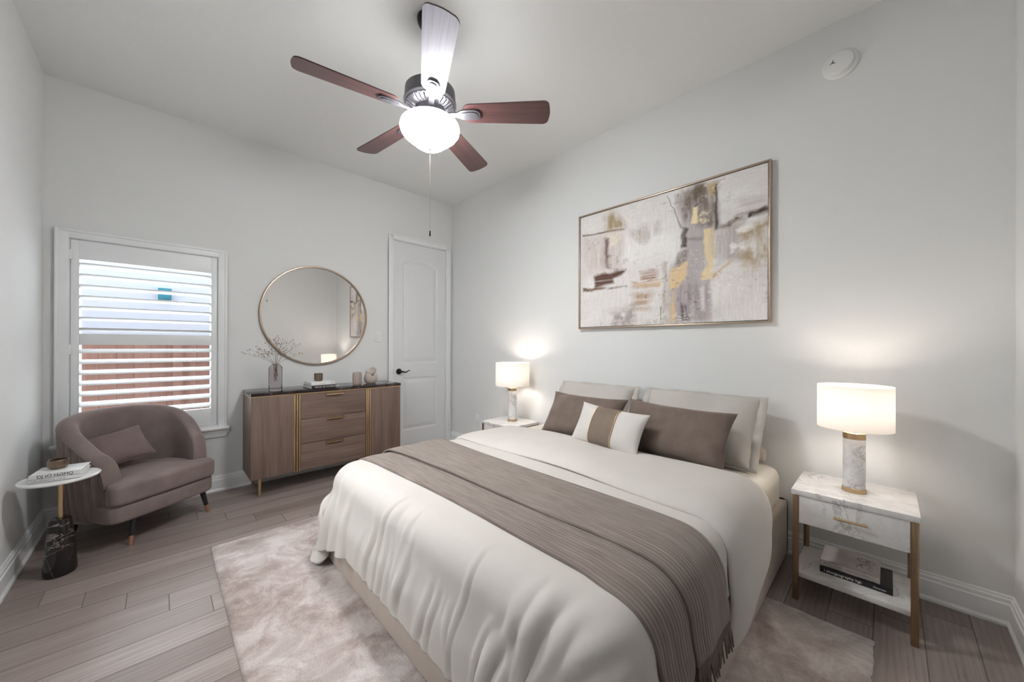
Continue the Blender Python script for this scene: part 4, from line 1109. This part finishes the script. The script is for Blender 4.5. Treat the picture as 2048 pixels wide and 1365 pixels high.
# ------------------------------------------------------------------ bed
BX0, BX1, BY0, BY1 = 1.653, 3.530, -2.020, -0.030
bed = thing('bed', 'low upholstered beige platform bed with mattress', 'bed', ((BX0 + BX1) / 2, -1.02, 0.011))
def bl_(x, y, z): return (x - (BX0 + BX1) / 2, y + 1.02, z - 0.011)
def bbox(x0, x1, y0, y1, z0, z1, bev, seg=4):
    a = bl_(x0, y0, z0); b = bl_(x1, y1, z1); return box(a[0], b[0], a[1], b[1], a[2], b[2], bev, seg)
bm = bmesh.new()
for a in [(BX0, BX0 + 0.06, BY0, BY1), (BX1 - 0.06, BX1, BY0, BY1), (BX0, BX1, BY0, BY0 + 0.06), (BX0, BX1, BY1 - 0.06, BY1)]:
    p = bl_(a[0], a[2], 0.012); q = bl_(a[1], a[3], 0.335); add_box(bm, p[0], q[0], p[1], q[1], p[2], q[2], 0.018, 3)
p = bl_(BX0 + .03, BY0 + .03, 0.02); q = bl_(BX1 - .03, BY1 - .03, 0.29); add_box(bm, p[0], q[0], p[1], q[1], p[2], q[2])
obj('platform', bm, M['upholstery'], bed)
MX0, MX1, MY0, MY1, MZ = 1.725, 3.500, -1.985, -0.060, 0.530
mt_ = obj('mattress', bbox(MX0, MX1, MY0, MY1, 0.292, MZ, 0.062, 6), M['sheet'], bed)

# duvet: a sheet settled over the bed by a small cloth relaxation
def rbox(P, c, h, r):
    q = P - c; a = np.abs(q) - (h - r)
    m = np.maximum(a, 0); l = np.linalg.norm(m, axis=-1)
    ins = np.max(a, axis=-1)
    d = l + np.minimum(ins, 0) - r
    g = m * np.sign(q) / np.maximum(l, 1e-9)[..., None]
    k = np.argmax(a, axis=-1); gi = np.zeros_like(q)
    np.put_along_axis(gi, k[..., None], np.take_along_axis(np.sign(q), k[..., None], -1), -1)
    return d, np.where((l > 1e-9)[..., None], g, gi)
BOXES = [(np.array([(MX0 + MX1) / 2, (MY0 + MY1) / 2, 0.412]), np.array([(MX1 - MX0) / 2, (MY1 - MY0) / 2, 0.12]), 0.075),
         (np.array([(BX0 + BX1) / 2, (BY0 + BY1) / 2, 0.17]), np.array([(BX1 - BX0) / 2, (BY1 - BY0) / 2, 0.165]), 0.03)]
def cloth(P, ru, rv, steps, off, iters=14, mu=0.5, bend=0.35):
    pin = (P[..., 0] > MX0 + 0.16) & (P[..., 0] < MX1 - 0.16) & (P[..., 1] > MY0 + 0.16); XY0 = P[..., :2].copy()
    P = P.copy(); V = np.zeros_like(P); dt = 1 / 60
    def con(A, B, rest, k):
        d = B - A; l = np.linalg.norm(d, axis=-1, keepdims=True); c = d * (0.5 * k * (1 - rest / np.maximum(l, 1e-6))); A += c; B -= c
    rdu = float(np.mean(ru)); rdv = float(np.mean(rv)); dg = math.hypot(rdu, rdv)
    for st in range(steps):
        O = P.copy()
        V[..., 2] -= 9.8 * dt; V *= 0.965; P += V * dt
        for it in range(iters):
            for o in (0, 1):
                n = (P.shape[0] - o) // 2 * 2; con(P[o:o + n:2], P[o + 1:o + n:2], ru, 1.0)
                n = (P.shape[1] - o) // 2 * 2; con(P[:, o:o + n:2], P[:, o + 1:o + n:2], rv, 1.0)
            for o in (0, 1):
                n = (P.shape[0] - o) // 2 * 2
                con(P[o:o + n:2, :-1], P[o + 1:o + n:2, 1:], dg, 0.35); con(P[o:o + n:2, 1:], P[o + 1:o + n:2, :-1], dg, 0.35)
            if it % 2 == 0:
                for o in range(4):
                    n = (P.shape[0] - o) // 4 * 4; con(P[o:o + n:4], P[o + 2:o + n:4], 2 * rdu, bend)
                    n = (P.shape[1] - o) // 4 * 4; con(P[:, o:o + n:4], P[:, o + 2:o + n:4], 2 * rdv, bend)
        for c, h, r in BOXES:
            d, g = rbox(P, c, h, r); pen = off - d; hit = pen > 0
            P += np.where(hit[..., None], g * np.maximum(pen, 0)[..., None], 0)
            mv = P - O; tn = mv - g * np.sum(mv * g, -1, keepdims=True)
            P -= np.where(hit[..., None], tn * mu, 0)
        P[..., :2] = np.where(pin[..., None], XY0, P[..., :2])
        low = P[..., 2] < 0.03; P[..., 2] = np.where(low, 0.03, P[..., 2])
        V = (P - O) / dt
    return P
def smooth(P, n):
    for _ in range(n):
        Q = P.copy(); Q[1:-1] = 0.5 * P[1:-1] + 0.25 * (P[:-2] + P[2:]); P = Q
        Q = P.copy(); Q[:, 1:-1] = 0.5 * P[:, 1:-1] + 0.25 * (P[:, :-2] + P[:, 2:]); P = Q
    return P
OL, OR, OF, YT = 0.27, 0.17, 0.295, -0.60
ru = rv = 0.024
u = np.arange(BX0 + 0.03 - OL, BX1 - 0.03 + OR, ru); v = np.arange(BY0 + 0.02 - OF, YT + 0.001, rv)
GU, GV = np.meshgrid(u, v, indexing='ij')
P0 = np.stack([GU, GV, np.full_like(GU, 0.60)], -1)
P0[..., 2] += 0.004 * vnoise3(P0, 3, 22) + 0.006 * vnoise3(P0, 9, 12)
gather = 1.004 + 0.09 * np.clip((-1.93 - v) / 0.25, 0, 1)
side = 1.004 + 0.03 * np.clip((np.abs(u - 2.61) - 0.86) / 0.2, 0, 1)
D = cloth(P0, (ru * gather)[None, :, None], (rv * side)[:, None, None], 150, 0.022)
D = smooth(D, 1)
def normals(P):
    a = np.gradient(P, axis=0); b = np.gradient(P, axis=1); n = np.cross(a, b); return n / np.maximum(np.linalg.norm(n, axis=-1, keepdims=True), 1e-9)
dm = grid_mesh('duvet', D)
duvet = thing('duvet', 'ivory duvet spread over the bed with turned back top', 'duvet', (2.59, -1.3, 0.55))
def dl(P): return P - np.array([2.59, -1.3, 0.55])
def up3(P, k=3):
    def ax0(P):
        n = P.shape[0]; t = np.linspace(0, n - 1, (n - 1) * k + 1); i = np.clip(t.astype(int), 0, n - 2); f = (t - i)[:, None, None]
        a, b, c, d = P[np.clip(i - 1, 0, n - 1)], P[i], P[i + 1], P[np.clip(i + 2, 0, n - 1)]
        return 0.5 * (2 * b + (c - a) * f + (2 * a - 5 * b + 4 * c - d) * f * f + (3 * b - a - 3 * c + d) * f ** 3)
    return np.swapaxes(ax0(np.swapaxes(ax0(P), 0, 1)), 0, 1)
DF = up3(D); NF = normals(smooth(DF, 2))
UF, VF = np.meshgrid(np.linspace(u[0], u[-1], DF.shape[0]), np.linspace(v[0], v[-1], DF.shape[1]), indexing='ij')
pr = np.random.RandomState(4); hgt_ = np.zeros_like(UF)
def crease(p, q, amp, w):      # a soft ridge along the cloth from p to q, fading at both ends
    global hgt_
    e = np.array(q) - np.array(p); l = np.hypot(*e); e = e / l; nrm_ = np.array([-e[1], e[0]])
    a = (UF - p[0]) * e[0] + (VF - p[1]) * e[1]; b = (UF - p[0]) * nrm_[0] + (VF - p[1]) * nrm_[1] + 0.012 * np.sin(a * 17 + p[0] * 30)
    t = np.clip(a / l, 0, 1); fade = np.sin(PI * np.clip(t, 0, 1)) ** 0.7 * ((a > 0) & (a < l))
    x = b / w
    hgt_ += amp * fade * (np.exp(-x * x) - 0.55 * np.exp(-(x - 1.5) ** 2 / 0.8))
for k in range(30):            # pleats of the foot drop
    uc = u[0] + 0.12 + (u[-1] - u[0] - 0.3) * pr.rand(); v1 = v[0] - 0.05; v0_ = -1.98 + pr.uniform(-0.10, 0.14)
    crease((uc + pr.uniform(-0.02, 0.10), v0_), (uc, v1), pr.uniform(0.003, 0.010), pr.uniform(0.010, 0.020))
for k in range(12):            # pleats of the window side and the near side
    vc = v[0] + 0.1 + 1.1 * pr.rand()
    crease((MX0 + 0.05, vc + 0.04), (u[0] - 0.03, vc), pr.uniform(0.003, 0.008), 0.016)
    if vc < -1.6: crease((MX1 - 0.06, vc + 0.05), (u[-1] + 0.03, vc - 0.03), pr.uniform(0.004, 0.009), 0.02)
for k in range(9):             # long folds that run into the near foot corner
    uc = 3.12 + 0.40 * pr.rand(); crease((uc + 0.05, -1.86 + pr.uniform(-.05, .12)), (uc - pr.uniform(0.05, 0.2), v[0] - 0.02), pr.uniform(0.005, 0.012), pr.uniform(0.014, 0.030))
for k in range(34):            # faint creases over the top
    uc, vc, a = 1.8 + 1.7 * pr.rand(), -1.95 + 0.9 * pr.rand(), pr.uniform(0, PI); l_ = pr.uniform(0.10, 0.30)
    crease((uc, vc), (uc + l_ * math.cos(a), vc + l_ * math.sin(a)), pr.uniform(0.0008, 0.0022), pr.uniform(0.012, 0.025))
hgt_ *= 0.12 + 0.88 * np.clip((-1.865 - VF) / 0.06, 0, 1) + 0.5 * np.clip((MX0 + 0.05 - UF) / 0.08, 0, 1) * (VF > -1.865)
DF = DF + NF * hgt_[..., None]
dmain = link('duvet_cover', grid_mesh('duvet_cover', dl(DF)), M['duvet'], duvet, angle=180)
mod(dmain, 'SOLIDIFY', thickness=0.024, offset=0.0)

def sample(P, uu, vv):
    """bilinear lookup of the settled sheet (and its smoothed normals) at cloth coordinates"""
    iu = np.clip((uu - u[0]) / ru, 0, len(u) - 1.001); iv = np.clip((vv - v[0]) / rv, 0, len(v) - 1.001)
    i, j = iu.astype(int), iv.astype(int); a, b = (iu - i)[..., None], (iv - j)[..., None]
    return (P[i, j] * (1 - a) + P[i + 1, j] * a) * (1 - b) + (P[i, j + 1] * (1 - a) + P[i + 1, j + 1] * a) * b
DS = smooth(D, 2)
DN = normals(DS); DN = smooth(DN, 3); DN /= np.linalg.norm(DN, axis=-1, keepdims=True)
def overlay(uu, vv, off, extend=True):
    Q = sample(DS, uu, vv) + sample(DN, uu, vv) * off[..., None]
    # continue past the duvet hem by hanging straight down
    ov = np.maximum(uu - u[-1], 0); un = np.maximum(u[0] - uu, 0)
    Q[..., 2] -= ov + un
    return Q
# turned back cuff
nu_, nv_ = 110, 30
ul = np.linspace(u[0] + 0.02, u[-1] + 0.05, nu_); tv = np.linspace(0, 1, nv_)
UU, TT = np.meshgrid(ul, tv, indexing='ij')
frac = (UU - ul[0]) / (ul[-1] - ul[0])
UU = UU + np.clip((frac - 0.8) / 0.2, 0, 1) * 0.13 * (1 - TT) ** 2.2
low = -1.13 - 0.05 * frac - 0.02 * np.sin(frac * 9) - 0.09 * np.clip((frac - 0.85) / 0.15, 0, 1) ** 1.2
upr = YT + 0.005 - 0.20 * np.clip((UU - MX1) / 0.25, 0, 1) ** 1.3
VV = low + (upr - low) * TT
off = 0.014 + (0.014 + 0.026 * np.clip((frac - 0.1) / 0.25, 0, 1)) * np.clip(1 - np.abs(TT * 2 - 1) ** 6, 0, 1) + 0.004 * np.sin(frac * 14 + TT * 3)
Q = overlay(UU, VV, off)
cuff = link('turned_back_cuff', grid_mesh('cuff', dl(Q)), M['duvet'], duvet, angle=180)
mod(cuff, 'SOLIDIFY', thickness=0.016, offset=0.0); mod(cuff, 'SUBSURF', levels=1, render_levels=1)

# throw blanket with fold and fringe
thr = thing('throw_blanket', 'ribbed taupe throw with fringe laid across the bed', 'blanket', (2.59, -1.55, 0.6))
def tl(P): return P - np.array([2.59, -1.55, 0.6])
def throw_layer(name, v0a, v0b, v1a, v1b, off0, uend, th=0.009):
    ul = np.linspace(u[0] + 0.10, uend, 150); tv = np.linspace(0, 1, 26)
    UU, TT = np.meshgrid(ul, tv, indexing='ij'); frac = (UU - ul[0]) / (ul[-1] - ul[0])
    a = v0a + (v0b - v0a) * frac + 0.006 * np.sin(frac * 11 + v0a * 9); b = v1a + (v1b - v1a) * frac + 0.005 * np.sin(frac * 8 + 2)
    VV = a + (b - a) * TT
    off = off0 + 0.006 * np.sin(PI * TT) + 0.003 * np.sin(TT * 9 + frac * 5)
    Q = overlay(UU, VV, off)
    me = grid_mesh(name, tl(Q)); uvl = me.uv_layers.new(name='cloth')
    li = np.zeros(len(me.loops), int); me.loops.foreach_get('vertex_index', li)
    uvs = np.stack([UU.reshape(-1)[li], VV.reshape(-1)[li]], -1); uvl.data.foreach_set('uv', uvs.reshape(-1))
    o = link(name, me, M['throw'], thr, angle=180); mod(o, 'SOLIDIFY', thickness=th, offset=0.0)
    return Q
UE = u[-1] + 0.02
QL = throw_layer('lower_fold', -1.83, -1.80, -1.45, -1.45, 0.017, UE + 0.02)
QU = throw_layer('upper_fold', -1.68, -1.62, -1.30, -1.34, 0.036, UE)
def fringe(Q, n, parent):
    bm = bmesh.new()
    e = Q[-1]; m_ = len(e)
    for k in range(n):
        t_ = (k + 0.5) / n * (m_ - 1); i = int(t_); f = t_ - i
        p = e[i] * (1 - f) + e[min(i + 1, m_ - 1)] * f
        d = Q[-1, i] - Q[-3, i]; d = d / np.linalg.norm(d)
        ln = rng.uniform(0.075, 0.10); sw1, sw2 = rng.uniform(-0.012, 0.012, 2)
        pts = [p - d * 0.006, p + d * 0.02, p + np.array([0.004 + sw1 * .4, sw2 * .5, -0.045]), p + np.array([0.004 + sw1, sw2, -ln])]
        add_tube(bm, [tuple(tl(q_)) for q_ in pts], [0.0035, 0.0042, 0.0038, 0.0022], 6)
    return obj('fringe', bm, M['fringe'], parent, angle=180)
fringe(QL, 40, thr); fringe(QU, 34, thr)

# pillows on the bed
def sham(label, loc, w, h, seed, lean, rotz, roll):
    t = thing('pillow', label, 'pillow', group=None)
    pillow('pillow_body', w - 0.07, h - 0.02, 0.17, seed, M['linen'], t, ear=0.035, wr=0.012)
    # flat flange round the body
    n = 30; bm = bmesh.new(); inner, outer = [], []
    for k in range(4 * n):
        q = k / n; s = int(q); f = (q - s) * 2 - 1
        a, b = [(f, 1), (1, -f), (-f, -1), (-1, f)][s]
        fl = 0.005 * math.sin(k * 0.9 + seed) + 0.004 * math.sin(k * 0.37)
        inner.append(bm.verts.new((a * (w - 0.10) / 2, 0, b * (h - 0.05) / 2)))
        outer.append(bm.verts.new((a * w / 2 * (1 + 0.0 * b), fl, b * h / 2)))
    m_ = len(inner)
    for i in range(m_): bm.faces.new((inner[i], inner[(i + 1) % m_], outer[(i + 1) % m_], outer[i]))
    fo = obj('flange', bm, M['linen'], t, angle=180); mod(fo, 'SOLIDIFY', thickness=0.004, offset=0.0)
    obj('piping', pipe_edge(w - 0.068, h - 0.018, 0.035, r=0.0022), M['linen'], t, angle=180)
    place(t, loc, lean, rotz, roll); return t
sham('large stone linen pillow against wall at far side of bed', (2.275, -0.225, 0.735), 0.73, 0.45, 21, R(32), 0, R(0))
sham('large stone linen pillow against wall at near side of bed', (3.065, -0.235, 0.735), 0.76, 0.46, 22, R(32), R(-2), R(0))
def brown(label, loc, w, h, seed, lean, rotz, roll):
    t = thing('throw_pillow', label, 'pillow')
    pillow('cover', w, h, 0.16, seed, M['brown_velvet'], t, ear=0.075, wr=0.011)
    obj('piping', pipe_edge(w, h, 0.075), M['brown_velvet'], t, angle=180)
    place(t, loc, lean, rotz, roll); return t
brown('taupe velvet pillow at far side behind the banded pillow', (2.37, -0.475, 0.715), 0.64, 0.345, 31, R(32), 0, R(0))
brown('taupe velvet pillow at near side in front of stone pillow', (3.02, -0.475, 0.715), 0.66, 0.35, 32, R(32), R(-3), R(1))
lp = thing('throw_pillow', 'small ivory pillow with taupe centre band and gold piping', 'pillow')
pillow('cover', 0.50, 0.275, 0.13, 41, M['lumbar'], lp, ear=0.08, wr=0.006)
pillow('center_band', 0.50, 0.276, 0.13, 41, M['taupe_band'], lp, ear=0.08, wr=0.006, u0=-0.36, u1=0.30, puff=0.0035)
for uu_ in (-0.36, 0.30):
    f, b = pillow_mesh(0.50, 0.276, 0.13, 41, ear=0.08, wr=0.006, u0=uu_ - 0.001, u1=uu_ + 0.001, puff=0.004)
    loop = [tuple(q_) for q_ in f[20]] + [tuple(q_) for q_ in b[20][::-1]]
    bm = bmesh.new(); add_tube(bm, loop + [loop[0]], 0.0036, 6, cap=False)
    obj('gold_piping', bm, M['gold'], lp, angle=180)['label'] = 'gold piping'
place(lp, (2.70, -0.665, 0.715), R(28), R(-3), R(3))
bs_ = obj('bolster', lathe([(0, 0.80), (0.030, 0.80), (0.041, 0.797), (0.047, 0.785), (0.048, 0.4), (0.048, -0.4), (0.047, -0.775), (0.041, -0.792), (0.03, -0.80), (0, -0.80)], axis='x', seg=32), M['upholstery'])
bs_.location = (2.625, -0.085, MZ + 0.049); tag(bs_, 'round beige bolster lying along wall behind the pillows', 'bolster')

# ------------------------------------------------------------------ nightstands and lamps
def nightstand(label, loc, w=0.425, d=0.375, h=0.54):
    t = thing('nightstand', label, 'nightstand', loc)
    # local: x across (0 centre), y: back at 0, front at -d
    obj('marble_top', box(-w / 2, w / 2, -d, 0, h - 0.026, h, 0.002), M['marble'], t)
    lt = 0.024
    for sx in (-1, 1):
        for y0 in (-d + 0.004, -lt - 0.004):
            x0 = sx * (w / 2 - 0.004) - (lt if sx > 0 else 0)
            lg = obj('leg', box(x0, x0 + lt, y0, y0 + lt, 0, h - 0.0265, 0.003), M['aged_gold'], t)
    dr = obj('drawer', box(-w / 2 + 0.029, w / 2 - 0.029, -d + 0.006, -0.03, h - 0.160, h - 0.028, 0.0015), M['marble'], t)
    bm = bmesh.new(); add_tube(bm, [(-0.056, -d - 0.012, h - 0.090), (0.056, -d - 0.012, h - 0.090)], 0.0052, 10)
    for x in (-0.045, 0.045): add_tube(bm, [(x, -d + 0.006, h - 0.090), (x, -d - 0.012, h - 0.090)], 0.004, 8)
    obj('handle', bm, M['gold'], dr)
    obj('shelf', box(-w / 2 + 0.006, w / 2 - 0.006, -d + 0.03, -0.008, 0.105, 0.128, 0.0015), M['marble'], t)
    for sx in (-1, 1):
        x0 = sx * (w / 2 - 0.014)
        obj('side_panel', box(x0 - 0.006, x0 + 0.006, -d + 0.03, -0.03, h - 0.158, h - 0.028), M['oak_side'], t)
    return t
nsr = nightstand('white marble nightstand with gold legs at right edge of photo', (3.822, -0.105, 0))
nsl = nsr.copy(); COL.objects.link(nsl); nsl.location = (1.385, -0.075, 0); nsl.scale = (1, 1, 0.93)
nsl['label'] = 'white marble nightstand at far side of the bed, near door'
for r_ in (nsr, nsl): r_['group'] = 'bedside nightstands'
for ch in list(nsr.children):
    c = ch.copy(); COL.objects.link(c); c.parent = nsl
    for g in ch.children: dd = g.copy(); COL.objects.link(dd); dd.parent = c
HL = 0.54 * 0.93
def lamp(label, loc, rs, hs, z0, rc, hc):
    """rs shade radius, hs shade height, z0 shade bottom above table, rc column radius, hc total column height"""
    t = thing('table_lamp', label, 'lamp', loc, 0, 'bedside table lamps')
    obj('base_ring', lathe([(0, 0), (rc + 0.004, 0), (rc + 0.004, 0.018), (rc + 0.002, 0.020), (0, 0.020)], seg=40), M['gold'], t)
    obj('marble_column', lathe([(0, 0.0195), (rc, 0.0195), (rc, hc - 0.030), (0, hc - 0.030)], seg=48), M['marble_col'], t)
    obj('cap_ring', lathe([(0, hc - 0.0305), (rc + 0.001, hc - 0.0305), (rc + 0.001, hc - 0.002), (rc - 0.002, hc), (rc - 0.006, hc - 0.004), (0, hc - 0.004)], seg=40), M['gold'], t)
    obj('socket_stem', lathe([(0, hc - 0.006), (0.009, hc - 0.006), (0.009, z0 + 0.03), (0.014, z0 + 0.032), (0.014, z0 + 0.07), (0, z0 + 0.07)], seg=20), M['gold'], t)
    obj('bulb', lathe([(0, z0 + 0.0702), (0.011, z0 + 0.0702), (0.014, z0 + 0.085), (0.024, z0 + 0.105), (0.026, z0 + 0.12), (0.018, z0 + 0.138), (0, z0 + 0.145)], seg=20), M['bulb'], t, angle=180)
    bm = bmesh.new()
    add_lathe(bm, [(rs, z0), (rs, z0 + hs), (rs - 0.0016, z0 + hs), (rs - 0.0016, z0)], seg=72, close=True)
    sh = obj('lamp_shade', bm, M['shade'], t)
    bm = bmesh.new()
    for a in range(3): add_tube(bm, [(0, 0, z0 + hs - 0.035), (0.92 * rs * math.cos(a * 2.094), 0.92 * rs * math.sin(a * 2.094), z0 + hs - 0.012), ((rs - 0.002) * math.cos(a * 2.094), (rs - 0.002) * math.sin(a * 2.094), z0 + hs - 0.010)], 0.0014, 6)
    add_lathe(bm, [(0.003, z0 + 0.14), (0.003, z0 + hs - 0.033), (0.0, z0 + hs - 0.03)], seg=8)
    obj('shade_fitter', bm, M['gold'], sh)
    l = bpy.data.lights.new('bulb_light', 'POINT'); l.energy = LAMP_POWER; l.color = (1.0, 0.89, 0.79); l.shadow_soft_size = 0.045
    lo = bpy.data.objects.new('bulb_light', l); COL.objects.link(lo); lo.location = (loc[0], loc[1], loc[2] + z0 + hs * 0.55)
    return t
lamp('marble table lamp lit on the nightstand at right edge of photo', (3.826, -0.30, 0.540), 0.138, 0.205, 0.305, 0.041, 0.285)
lamp('marble table lamp lit on the far nightstand near the door', (1.385, -0.235, HL), 0.165, 0.222, 0.345, 0.044, 0.325)
t, cv = book('book', 'black book with white lettering lying on nightstand shelf', (3.832, -0.268, 0.1285), R(0), 0.250, 0.205, 0.026, M['cover_black'], '-y')
text('spine_lettering', '| abotgtography hgt', 0.017, M['ink_white'], cv, on_my(-0.11, -0.1029, 0.013))
text('spine_lettering', 'Mereneoa.', 0.010, M['ink_white'], cv, on_my(0.062, -0.1029, 0.012))
t, cv = book('book', 'grey book with dark cover drawing on top of black book', (3.812, -0.262, 0.155), R(0), 0.208, 0.195, 0.030, M['cover_grey'], '-y')
text('spine_lettering', 'BU B8   COMM', 0.010, M['ink_grey'], cv, on_my(-0.09, -0.0979, 0.017))
text('spine_lettering', 'TUES ONUOTHONERHIC', 0.007, M['ink_grey'], cv, on_my(-0.01, -0.0979, 0.017))
bm = bmesh.new()
def loop_tube(cx, cy, rx_, ry_, r, a0=0, a1=2 * PI):
    add_tube(bm, [(cx + rx_ * math.cos(a0 + (a1 - a0) * k / 20), cy + ry_ * math.sin(a0 + (a1 - a0) * k / 20), 0.0302) for k in range(21)], r, 6)
loop_tube(0.045, 0.035, 0.022, 0.016, 0.0012); loop_tube(0.07, 0.03, 0.016, 0.02, 0.001); loop_tube(0.055, -0.02, 0.020, 0.012, 0.0014, 0.4, 4.2); loop_tube(0.075, -0.045, 0.012, 0.014, 0.001, 1, 5.2); loop_tube(0.035, -0.05, 0.010, 0.018, 0.0012, 0, 3.6)
obj('cover_drawing', bm, M['ink_grey'], cv)
